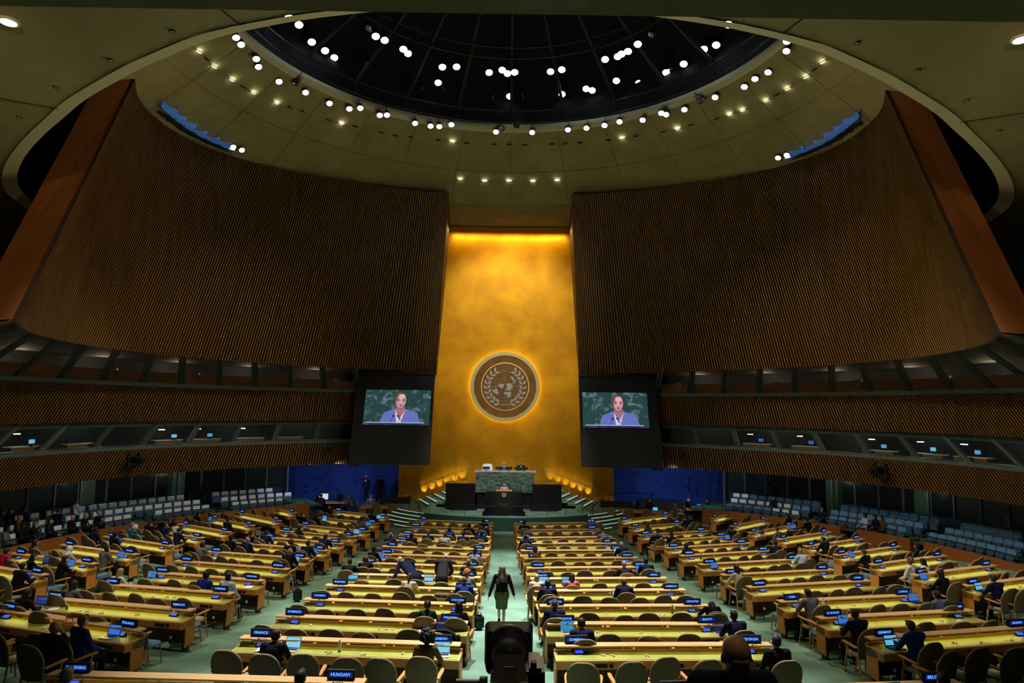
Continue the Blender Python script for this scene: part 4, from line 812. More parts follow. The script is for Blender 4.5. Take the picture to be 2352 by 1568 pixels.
# chairs
claimed = set()
for c in CH:
    o = c['occ']
    if o is not None and o not in claimed:
        claimed.add(o); rx, ry, rz = OCC[o]; c['x'], c['y'], c['rz'] = rx+sin(rz)*.03, ry-cos(rz)*.03, rz; c['taken'] = True
    elif o is not None: c['skip'] = True
    else:
        rr = c['rz']; d = random.uniform(-.32, .1); s = random.uniform(-.07, .07); c['x'] += -sin(rr)*d+cos(rr)*s; c['y'] += cos(rr)*d+sin(rr)*s; c['rz'] += random.uniform(-.22, .22)
for j, (rx, ry, rz) in OCC.items():
    if j not in claimed:
        CH.append(dict(x=rx+sin(rz)*.03, y=ry-cos(rz)*.03, rz=rz, occ=j, taken=True, lab=(0, min(ROWI, key=lambda r: hypot(rx-r[2], ry-r[3]))[6])))
CH = [c for c in CH if not c.get('skip')]
CH = [c for c in CH if c['y'] > 8.8 or True]
CH.sort(key=lambda c: c['x']**2+c['y']**2)
FARC = MB()
for i, c in enumerate(CH):
    x, y, rz = c['x'], c['y'], c['rz']; z = g(x, y)
    n, where = c['lab']; pos = '%s from its left end, %s' % (ORD[n], where) if n else 'pulled aside, ' + where
    lab = ('occupied tan armchair, ' if c.get('taken') else 'empty tan armchair, ')+pos
    if x*x+y*y < 27**2: place(TAN, 'delegate_armchair', (x, y, z), rz, uniq(lab), 'chair', 'tan armchairs in the ' + where)
    elif i < 300: placej(TANJ, 'delegate_armchair', (x, y, z), rz, uniq(lab), 'chair', 'tan armchairs in the ' + where)
    else:
        Mx = Matrix.Translation((x, y, z)) @ Matrix.Rotation(rz, 4, 'Z'); b = len(FARC.v)
        FARC.v += [tuple(Mx @ Vector(v)) for v in TANMB.v]; FARC.f += [tuple(q+b for q in f) for f in TANMB.f]; FARC.m += TANMB.m; FARC.sm += TANMB.sm
if FARC.v: tag(FARC.build('delegate_armchair', TANMATS), 'remaining tan armchairs at the desk rows nearest the podium', 'chair', 'tan armchairs near the podium', 'stuff')
# blue chairs standing on the podium side of the desks
NB = 0
for (bl, k, cx, cy, rz, L, short) in ROWI:
    ex, ey = cos(rz), sin(rz); full = cy < 13
    seq = [(-L/2+L*(q+.5)/6, q+1) for q in range(6)] if full else [(-L/2+.5, 1), (L/2-.5, 6)]
    for a, q in seq:
        d = .50+random.uniform(-.05, .12); x, y = cx+ex*a-ey*d, cy+ey*a+ex*d
        lab = 'blue armless chair behind the desk, %s from its left end, %s' % (ORD[q], short)
        (place if hypot(x, y) < 24 else placej)(BLU if hypot(x, y) < 24 else BLUJ, 'armless_chair', (x, y, g(x, y)), rz+random.uniform(-.1, .1), lab, 'chair', 'blue armless chairs in the ' + short)
# laptops
LW_ = dict(blue='blue', cyan='light blue', sky='bright sky blue', navy='dark navy', white='white', dark='dark', photo='photo showing')
for (x, y, kind) in LAPTOPS:
    best = min(ROWI, key=lambda r: abs((x-r[2])*-sin(r[4])+(y-r[3])*cos(r[4])+.2)+max(0, abs((x-r[2])*cos(r[4])+(y-r[3])*sin(r[4]))-r[5]/2)*2)
    _, k, cx, cy, rz, L, short = best; ex, ey = cos(rz), sin(rz); a = (x-cx)*ex+(y-cy)*ey; a = max(-L/2+.15, min(L/2-.15, a)); b = -.26
    laptop((cx+ex*a-ey*b, cy+ey*a+ex*b, g(cx, cy)+.788), rz+random.uniform(-.15, .15), kind, uniq('open laptop with %s screen on the desk, %s' % (LW_[kind], short)))
# ------------------------------------------------------------ side seats
sb = MB(); NU, NV = 8, 6
def sb_outline(w, z0, z1, r=.07):
    return [(-w, z0), (w, z0), (w, z1-r), (w-.02, z1-.03), (w-r, z1), (-w+r, z1), (-w+.02, z1-.03), (-w, z1-r)]
sb.prism(sb_outline(.225, .36, .98), -.0, .09, axis='y'); 
ssm = MB(); ssm.prism([(.10, .42), (.17, .40), (.20, .74), (.13, .76)], -.21, .21, axis='x')
sar = [MB().box((s*.25, .14, .58), (.045, .36, .04)).box((s*.25, .05, .3), (.035, .14, .56)) for s in (-1, 1)]
scl = MB(); scl.prism([(-.012, .99), (.108, .99), (.108, .80), (.095, .80), (.095, .975), (0, .975), (0, .86), (-.012, .86)], -.19, .19, axis='x')
def sidep(cloth):
    P = [('backrest', sb, M['seatblue']), ('seat', ssm, M['bluefab2']), ('armrest', sar[0], M['black']), ('armrest', sar[1], M['black'])]
    if cloth: P.append(('headrest_cover', scl, M['cloth']))
    return P
SEATP = {c: [(n, mb.mesh(n, [mt])) for n, mb, mt in sidep(c)] for c in (True, False)}
BN = dict(LA='middle left side bank', LC='far left side bank', RC='far right side bank', RB='middle right side bank', RA='near right side bank')
RN = {1: 'front', 2: 'middle', 3: 'back'}; TZ = {1: .52, 2: .72, 3: .95}; RR = {1: 21.7, 2: 22.6, 3: 23.5}
SEATPOS = []; cntr = {}
for (bk, row, n, p0, p1, z) in SEATS:
    for i in range(n):
        ph = p0+(p1-p0)*i/max(1, n-1); key = (bk, row); cntr[key] = cntr.get(key, 0)+1
        cl = bk in ('LA', 'LC') or (bk == 'RC' and (i < 2 if row == 3 else i < 7 if row == 2 else i in (5, 6, 7)))
        a = radians(ph); x, y, _ = pol(a, RR[row]); q = cntr[key]
        nm = '%s in %s row' % (ORD[q] if q < 14 else 'last', RN[row])
        SEATPOS.append((x, y, TZ[row], pi-a, cl, '%s theatre seat, %s, %s' % ('cloth-topped blue' if cl else 'plain blue', nm, BN[bk]), bk, row, ph))
# more seats of the near left bank, taken by the people there
for row, p0, p1, n in ((1, -80.5, -71.5, 7), (2, -80.2, -66.0, 9), (3, -80, -66.5, 8)):
    for i in range(n):
        a = radians(p0+(p1-p0)*i/(n-1)); x, y, _ = pol(a, RR[row]); SEATPOS.append((x, y, TZ[row], pi-a, True, 'cloth-topped blue theatre seat, %s in %s row, nearest left side bank' % (ORD[i+1], RN[row]), 'LZ', row, degrees(a)))
for (x, y, z, rz, cl, lab, bk, row, ph) in SEATPOS:
    place(SEATP[cl], 'theatre_seat', (x, y, z), rz, uniq(lab), 'seat', 'theatre seats in the %s row, %s' % (RN[row], BN.get(bk, 'visitors bank')))
for (ph, z, hair, hc, top, skin, row) in SIDEP:
    row = int(row); a = radians(ph); r = RR[row]-.0; x, y, _ = pol(a, r); x -= sin(a)*.12; y -= cos(a)*.12
    z0 = TZ[row]; sd = 'left' if ph < 0 else 'right'
    person((x, y, z0), pi-a+(.55 if ph < 0 else -.45), 'rest' if hc != 'grey' or hair == 'curly' else 'chin', hair, hc, top, skin, uniq('visitor, %s, %s, %s row, %s side bank' % (hairword(hair, hc), topword(top), RN[row], sd)), phones=top == 'navy')
# rail in front of the side seats
for sx, rng in ((-1, ((39, 50), (51, 59.5), (62, 92))), (1, ((39, 50), (55, 67), (70, 92)))):
    for a0, a1 in rng:
        m = MB(); pts = [pol(sx*radians(a0+(a1-a0)*i/14), 20.95, 1.42) for i in range(15)]; m.path(pts, .028, 6)
        for p in pts[::3]: m.tube(p, (p[0], p[1], 1.0), .014, n=5)
        tag(m.build('handrail', M['dark']), 'thin dark handrail on the %s parapet, %s stretch' % ('left' if sx < 0 else 'right', 'far' if a0 < 45 else 'middle' if a0 < 60 else 'near'), 'rail')
# visitor standing between the seats at far left, photographers by the glazing
x, y, _ = pol(radians(-72.5), 21.9); person((x, y, .52), -.2, 'stand', 'short', 'dark', 'navy', 'l', 'standing man in navy suit among the seated visitors at left', phones=False)
x, y, _ = pol(radians(-50.3), 23.2); person((x, y, .95), .3, 'phone', 'short', 'black', 'black', 'd', 'photographer in dark clothes standing between the two left seat banks')
x, y, _ = pol(radians(73.5), 25.0); person((x, y, 1.0), 2.0, 'phone', 'short', 'black', 'greyblue', 'd', 'camera operator in blue standing behind the near right seat bank')
for k, a in enumerate((-2, 3)):
    x, y, _ = pol(radians(42.5+k*2.6), 26.0); person((x, y, .9), 2.6, 'stand', 'short', 'black', 'black', 'm', 'dark figure standing behind the far right glazing, ' + ('nearer the blue wall' if k == 0 else 'farther from the blue wall'))
# ------------------------------------------------------------ podium
M['wingtop'] = mat('wing_top_sheen', (.05, .045, .02), .12, metal=.5)  # goldish tint puts the reflection on the black wing tops into the colour
M['desktop'] = mat('pale_worktop', (.40, .40, .34), .4)
M['carafe'] = mat('carafe_glass', (.16, .17, .15), .1, spec=.8)
M['steps'] = mat('step_carpet', (.013, .045, .03), .95)
def arc(cx, cy, r, a0, a1, n): return [(cx+r*sin(radians(a0+(a1-a0)*i/n)), cy-r*cos(radians(a0+(a1-a0)*i/n))) for i in range(n+1)]
DC = 49.65
m = MB(); A = arc(0, DC, 8.9, -58, 58, 48); poly = A+[(9, 48.5), (-9, 48.5)]
m.prism(poly, 0, .8); st = struct('floor_podium', m, [M['carpet']])
m = MB(); m.prism([(p[0]*1.002, p[1]-.01) for p in arc(0, DC, 8.9, -37, 37, 40)]+[(p[0], p[1]+.2) for p in reversed(arc(0, DC, 8.9, -37, 37, 40))], .01, .79); struct('trim_podium_riser', m, [M['steps']])
for sx, nm in ((-1, 'left'), (1, 'right')):
    for k in range(5):
        m = MB(); r = 8.9+.30*(4-k)+.02; z = .8-.16*(4-k)-.02
        o_ = [(sx*p[0], p[1]) for p in arc(0, DC, r, 34, 54, 12)]; i_ = [(sx*p[0], p[1]) for p in arc(0, DC, 8.5, 34, 54, 12)]
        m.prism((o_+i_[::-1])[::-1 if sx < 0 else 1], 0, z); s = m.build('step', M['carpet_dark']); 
        tag(s, kind='structure'); s.name = 'floor_side_step'
        m = MB(); n_ = MB(); 
        for a, b in zip(o_, o_[1:]): n_.add([(a[0], a[1]-.005, z+.006), (b[0], b[1]-.005, z+.006), (b[0]*.995, b[1]+.045, z+.006), (a[0]*.995, a[1]+.045, z+.006)], [(0, 1, 2, 3)]); n_.add([(a[0], a[1]-.008, z-.03), (b[0], b[1]-.008, z-.03), (b[0], b[1]-.008, z+.006), (a[0], a[1]-.008, z+.006)], [(0, 1, 2, 3)])
        n_.build('nosing', M['nosing'], s)
    # upper flight along the gold wall, rising towards the desk
    m = MB(); nn = MB()
    for k in range(8):
        xk = 5.95-.52*k; z = .97+.17*k; P = [(sx*xk, 47.6), (sx*(xk-.95), 44.75), (sx*1.7, 44.75), (sx*1.7, 47.6)]
        if xk-.95 < 1.75: P = [(sx*xk, 47.6), (sx*1.7, 45.5), (sx*1.7, 47.6)]
        m.prism(P if sx < 0 else P[::-1], .79, z); a, b = Vector((sx*xk, 47.4, z+.004)), Vector(P[1]+(z+.004,)); d = Vector((-sx*.09, 0, 0))
        nn.add([a, b, b+d, a+d], [(0, 1, 2, 3)]); nn.add([a, b, b-Vector((0, 0, .05)), a-Vector((0, 0, .05))], [(0, 1, 2, 3)])
    s = m.build('floor_upper_steps', M['carpet']); tag(s, kind='structure'); nn.build('nosing', M['nosing'], s)
    m = MB(); m.path([(sx*6.0, 47.0, 1.86), (sx*2.6, 47.0, 3.15)], .03, 6); m.path([(sx*6.0, 47.1, 1.75), (sx*2.6, 47.1, 3.04)], .02, 6)
    for q in range(5): t = q/4; m.tube((sx*(6.0-3.4*t), 47.0, 1.86+1.29*t), (sx*(6.0-3.4*t), 47.0, .85+1.25*t), .02, n=5)
    tag(m.build('handrail', M['goldtrim']), 'brass handrail climbing the steps on the %s of the podium' % nm, 'rail')
    for q in range(6):
        x = sx*(5.65-q*.52); z = .975+.17*q
        u = MB(); u.lathe([(.04, 0), (.045, .06), (.03, .06), (.025, .02)], (0, 0, 0), 12); e = empty('uplight', (x, 47.42, z), 0, 'small brass uplight washing the gold wall, %s from the %s outer end of the steps' % (ORD[q+1], nm), 'uplight', 'uplights along the podium steps')
        u.build('housing', M['goldtrim'], e); lamp('bulb', 'SPOT', (0, 0, .09), (0, .5, .9), UPL, (1, .85, .3), .03, 46, .9, parent=e)
def rail(pts, h, lab, r=.022):
    m = MB(); m.path([(p[0], p[1], p[2]+h) for p in pts], r, 6)
    for p in pts: m.tube((p[0], p[1], p[2]+h), p, r*.8, n=6)
    tag(m.build('handrail', M['black']), lab, 'rail')
rail([(p[0], p[1], .8) for p in arc(0, DC, 8.6, -33, 33, 8)], .62, 'thin black rail round the front edge of the podium', .016)
rail([(-6.0, 43.0, .8), (-5.3, 42.3, .4), (-5.1, 41.9, 0)], .9, 'black handrail beside the left podium side steps'); rail([(6.0, 43.0, .8), (5.3, 42.3, .4), (5.1, 41.9, 0)], .9, 'black handrail beside the right podium side steps')
rail([(-6.6, 44.4, .8), (-7.6, 45.5, .8), (-9.6, 46.0, .8)], .9, 'black rail behind the left clerks table'); rail([(6.6, 44.4, .8), (7.6, 45.5, .8), (9.6, 46.0, .8)], .9, 'black rail behind the right clerks table')
e = empty('presiding_desk', (0, 44.2, .8), 0, 'tall green marble presiding desk with white top behind the rostrum', 'desk')
MB().box((0, .5, .7), (3.7, 1.1, 1.4)).build('base', M['blackst'], e)
m = MB(); m.box((-.08, -.15, 1.69), (3.72, .16, 1.28)); m.build('front_panel', M['marble'], e)
MB().box((-.08, .3, 2.34), (3.9, 1.0, .05)).build('worktop', M['desktop'], e)
for sx in (-1, 1): 
    m = MB(); m.box((sx*2.72-.15, .1, .85), (1.85, 1.3, 1.5)); m.box((sx*2.5-.15, .0, .10), (1.7, 1.7, .2)); m.build('side_wing', M['blackst'], e)
    MB().box((sx*2.72-.15, .1, 1.62), (1.9, 1.36, .04)).build('wing_top', M['wingtop'], e)
e = empty('rostrum', (-.12, 41.7, .8), 0, 'black speaker rostrum with gold wreath emblem in front of the marble desk', 'rostrum')
m = MB(); m.prism([(-1.18, 0), (1.18, 0), (1.06, 1.42), (-1.06, 1.42)], -.35, .35, axis='y'); m.build('body', M['blackst'], e, bevel=.02)
for sx in (-1, 1): MB().box((sx*1.03, 0, .09), (.5, .9, .18)).build('foot', M['blackst'], e, bevel=.04)
MB().box((0, .05, 1.45), (.95, .5, .05)).build('reading_top', M['wood'], e)
MB().box((0, -.36, .70), (.7, .015, .2)).build('plaque', M['dark'], e)
m = MB(); m.path([(-.3, -.1, 1.47), (-.28, -.02, 1.72), (.3, -.02, 1.72), (.32, -.1, 1.47)], .012, 5); m.build('microphone_bar', M['black'], e)
for sx in (-1, 1): m = MB(); m.path([(sx*1.0, .1, 1.42), (sx*1.0, .1, 1.66)], .012, 6); m.box((sx*1.0, .1, 1.68), (.03, .02, .16)); m.build('prompter_post', M['dark'], e)
def leafline(mb, sx, cx, cz, R, th, y, mi=0, thick=.01):
    for k in range(9):
        a = radians(-72+k*15.5)        # from the bottom round to the top
        bx, bz = sx*R*cos(a), R*sin(a)
        tx, tz = -sx*sin(a), cos(a)
        for side in (-1, 1):
            dx, dz = tx*.8+side*.62*sx*cos(a), tz*.8+side*.62*sin(a); L = R*.34; w = R*.075
            nx, nz = -dz, dx; p0 = (cx+bx, cz+bz); P = [(p0[0], p0[1]), (p0[0]+dx*L*.5+nx*w, p0[1]+dz*L*.5+nz*w), (p0[0]+dx*L, p0[1]+dz*L), (p0[0]+dx*L*.5-nx*w, p0[1]+dz*L*.5-nz*w)]
            mb.prism(P, y, y-thick, axis='y', mi=mi)
def globe(mb, cx, cz, R, y, th=.02, mi=0):
    for k in (1, .8, .6, .4):
        P = [(cx+R*k*cos(2*pi*i/48), y, cz+R*k*sin(2*pi*i/48)) for i in range(49)]; mb.path(P, th, 4, mi)
    for k in range(8):
        a = pi/4*k; mb.path([(cx+R*.3*cos(a), y, cz+R*.3*sin(a)), (cx+R*cos(a), y, cz+R*sin(a))], th, 4, mi)
CONT = [[(-.45, .12), (-.35, .2), (-.18, .16), (-.02, .2), (-.08, .05), (-.12, -.08), (-.22, -.14), (-.3, -.12), (-.42, .02)],
        [(.05, .2), (.18, .2), (.28, .24), (.42, .2), (.52, .05), (.5, -.12), (.42, -.1), (.4, -.26), (.3, -.3), (.24, -.2), (.12, -.26), (.02, -.3), (.0, -.22), (.1, -.12), (.12, .05)],
        [(-.1, -.46), (.0, -.36), (.2, -.36), (.38, -.34), (.44, -.5), (.34, -.72), (.24, -.76), (.16, -.66), (.14, -.52), (-.05, -.52)],
        [(-.92, -.22), (-.74, -.24), (-.62, -.1), (-.5, -.2), (-.44, -.48), (-.5, -.54), (-.68, -.48), (-.84, -.32)],
        [(.34, .68), (.48, .7), (.6, .5), (.76, .34), (.72, .28), (.58, .38), (.5, .46), (.4, .56)], [(.5, .28), (.58, .4), (.62, .2), (.56, .12)]]
def emblem_fig(mb, cx, cz, R, y, mi=0, th=.02):
    globe(mb, cx, cz, R, y, th, mi)
    for poly in CONT: mb.prism([(cx+p[0]*R, cz+p[1]*R) for p in poly], y, y-th*1.6, axis='y', mi=mi)
    for sx in (-1, 1): leafline(mb, sx, cx, cz-R*.0, R*1.2, .05, y, mi, th*1.5)
    for sx in (-1, 1):
        mb.path([(cx-sx*R*.35, y, cz-1.42*R), (cx-sx*R*.1, y, cz-1.25*R), (cx+sx*R*.2, y, cz-1.2*R), (cx+sx*R*.5, y, cz-1.22*R), (cx+sx*R*.85, y, cz-1.12*R)], th*1.6, 5, mi)
m = MB(); emblem_fig(m, 0, 1.25, .10, -.37, th=.004); m.build('gold_emblem', M['goldtrim'], e)
e = empty('wall_emblem', (-.17, 47.78, 8.67), 0, 'large round bronze emblem with silver wreath and world map on the gold wall', 'emblem')
def disc(r0, r1, y0, y1, n=72):
    m = MB()
    for i in range(n):
        a, b = 2*pi*i/n, 2*pi*(i+1)/n
        P = lambda r, t, y: (r*cos(t), y, r*sin(t))
        m.add([P(r0, a, y1), P(r1, a, y1), P(r1, b, y1), P(r0, b, y1)], [(0, 1, 2, 3)]); m.add([P(r1, a, y0), P(r1, b, y0), P(r1, b, y1), P(r1, a, y1)], [(0, 1, 2, 3)]); m.add([P(r0, a, y0), P(r0, b, y0), P(r0, b, y1), P(r0, a, y1)], [(3, 2, 1, 0)])
    return m
m = disc(.001, 2.2, 0, -.12); m.build('bronze_disc', mat('bronze', (.30, .14, .035), .45, metal=.6, noise=.3, nscale=1.2), e)
disc(2.17, 2.42, 0, -.2).build('outer_ring', mat('pale_brass', (.62, .56, .28), .4, metal=.6), e); disc(1.62, 1.68, -.1, -.17).build('inner_ring', M['goldtrim'], e)
m = MB(); emblem_fig(m, 0, 0, 1.03, -.15, th=.018); m.build('map_and_wreath', mat('silver_relief', (.50, .49, .52), .4, metal=.4), e)
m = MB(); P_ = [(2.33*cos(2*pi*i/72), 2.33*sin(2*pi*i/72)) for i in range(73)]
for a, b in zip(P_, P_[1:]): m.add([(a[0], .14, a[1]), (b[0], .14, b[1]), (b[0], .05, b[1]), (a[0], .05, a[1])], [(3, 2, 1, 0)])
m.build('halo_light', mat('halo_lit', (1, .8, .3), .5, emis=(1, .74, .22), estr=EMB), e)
# people on the podium
person((-.12, 42.2, .8+.2), pi, 'lectern', 'bun', 'auburn', 'steel', 'l', 'woman in grey-blue blazer speaking at the black rostrum', face=True, vox=.009, scale=.97)
person((-.15, 45.3, 2.3), pi, 'rest', 'short', 'sandy', 'grey', 'l', 'sandy-haired official in grey suit seated behind the marble desk', face=True, tie=True, phones=True, vox=.009)
person((.95, 45.3, 2.3), pi, 'rest', 'short', 'black', 'black', 'm', 'black-haired official in dark suit seated at the right of the marble desk', face=True, tie=True, phones=True, vox=.009)
e = empty('presiding_chair', (-1.25, 45.3, 2.3), 0, 'empty cream high-backed chair behind the marble desk', 'chair')
m = MB(); back_shell(m, .28, .34, .40, 1.22, .2, -.02, .03, .08, pw=4); m.build('backrest', M['cloth'], e); MB().box((0, -.05, .45), (.55, .5, .12)).build('seat', M['cloth'], e); MB().box((0, 0, .2), (.4, .4, .4)).build('base', M['dark'], e)
def monitor(loc, rz, w_, h_, lab, lit=None):
    e = empty('monitor', loc, rz, lab, 'monitor'); MB().box((0, 0, .1+h_/2), (w_, .03, h_)).build('casing', M['black'], e); MB().box((0, 0, .05), (.06, .05, .12)).box((0, 0, .008), (.24, .16, .016)).build('stand', M['black'], e)
    if lit: MB().box((0, -.018, .1+h_/2), (w_-.04, .004, h_-.04)).build('display', M[lit], e)
for x, lab in ((-1.3, 'dark monitor in front of the empty cream chair'), (-.45, 'dark monitor in front of the sandy-haired official'), (.15, 'dark monitor between the two officials'), (.72, 'dark monitor in front of the black-haired official'), (1.15, 'dark monitor at the right end of the marble desk')):
    monitor((x, 44.45, 3.15), 0, .46, .17, lab)
for x, lab in ((-1.72, 'glass carafe at the left end of the marble desk'), (-.75, 'glass carafe between chair and sandy-haired official'), (1.62, 'glass carafe at the right end of the marble desk')):
    m = MB(); m.lathe([(.0, 0), (.05, .01), (.06, .08), (.02, .15), (.025, .2)], n=14); o = m.build('carafe', M['carafe']); o.location = (x, 44.4, 3.165); tag(o, lab, 'carafe')
# ------------------------------------------------------------ side tables
def table(x, y, z, L, Wd, rz, lab, oval=False):
    e = empty('side_table', (x, y, z), rz, lab, 'table'); m = MB()
    if oval: m.prism([(L/2*cos(2*pi*i/28), Wd/2*sin(2*pi*i/28)) for i in range(28)], .72, .76)
    else: m.box((0, 0, .74), (L, Wd, .05)); m.box((0, -Wd/2+.03, .66), (L, .04, .12))
    m.build('tabletop', M['wood'], e); MB().box((0, 0, .36), (L*.6, .08, .72)).build('base', M['darkwood'], e); return e
table(-11.8, 46.7, .0, 2.4, 1.1, 0, 'oval wooden table with computer screens by the left blue wall', True)
table(-8.0, 45.2, .02, 2.7, .7, .06, 'clerks table behind tan chairs left of the podium')
table(8.4, 44.6, .02, 3.6, .7, -.25, 'long clerks table with laptop right of the podium')
table(12.6, 46.2, .02, 1.5, 1.1, 0, 'small table with papers by the right blue wall')
for (x, y, rz, w_) in ((-9.3, 45.1, -1.2, 'at the left end of the left clerks table'), (-8.15, 44.2, 0, 'middle of the left clerks table'), (-7.15, 44.2, 0, 'beside the left podium steps'), (6.6, 43.6, -.2, 'beside the right podium steps'), (7.7, 43.5, -.25, 'middle of the right clerks table'), (8.8, 43.2, -.25, 'right part of the right clerks table'), (10.6, 44.6, .9, 'at the right end of the right clerks table'), (11.4, 45.6, -1.57, 'left of the small table, pale'), (13.9, 45.4, 1.3, 'right of the small table')):
    place(TAN, 'delegate_armchair', (x, y, 0), rz, 'tan high-backed armchair ' + w_, 'chair', 'tan armchairs at the clerks tables')
person((-12.7, 46.5, 0), -1.2, 'type', 'short', 'black', 'black', 'm', 'man in dark clothes at the oval table, screen behind him'); person((-12.2, 45.8, 0), -.3, 'rest', 'short', 'black', 'black', 'm', 'second dark figure at the oval table, back to camera')
person((-10.3, 46.6, 0), 1.5, 'type', 'short', 'dark', 'brownprint', 'm', 'person in patterned shirt at the right of the oval table')
person((-8.9, 45.9, 0), pi, 'rest', 'short', 'grey', 'greyblue', 'l', 'clerk leaning over the left clerks table', face=True)
person((-9.45, 46.9, .8), pi-.3, 'stand', 'short', 'white', 'navy', 'd', 'white-haired man in dark suit standing before the left blue wall', face=True); person((-8.55, 46.9, .8), pi+.2, 'stand', 'short', 'black', 'black', 'd', 'dark-haired man in black suit standing before the left blue wall')
person((12.0, 45.9, 0), -1.4, 'rest', 'bald', 'none', 'black', 'l', 'bald man in black at the small table by the right blue wall'); person((13.4, 45.9, 0), 1.4, 'rest', 'short', 'black', 'navy', 'm', 'dark figure at the right of the small table')
person((9.4, 45.5, 0), pi, 'rest', 'short', 'black', 'black', 'm', 'clerk in black behind the laptop on the right clerks table')
monitor((-12.35, 47.15, .76), .1, .62, .42, 'lit white monitor on the oval table', 'scr_white'); monitor((-11.2, 46.9, .76), .9, .5, .4, 'dark monitor turned away on the oval table')
laptop((9.5, 44.2, .78), -.2, 'cyan', 'laptop with cyan screen on the right clerks table'); laptop((12.9, 45.9, .78), .5, 'blue', 'laptop on the small table by the right blue wall')
for x, y, lab in ((-7.4, 46.4, 'black equipment cabinet behind the left clerks table'), (10.4, 46.9, 'large black equipment cabinet before the right blue wall'), (7.2, 45.7, 'low black equipment cabinet behind the right clerks table')):
    e = empty('equipment_cabinet', (x, y, 0), 0, lab, 'cabinet'); wd = 3.0 if x > 10 else 2.0; MB().box((0, 0, .55), (wd, .6, 1.1)).build('body', M['black'], e, bevel=.02); MB().box((0, 0, 1.13), (wd+.06, .66, .05)).build('top', M['dark'], e)
    for q in (-1, 1): MB().box((q*wd/4, -.31, .55), (wd/2-.08, .02, .95)).build('door', M['dark'], e)
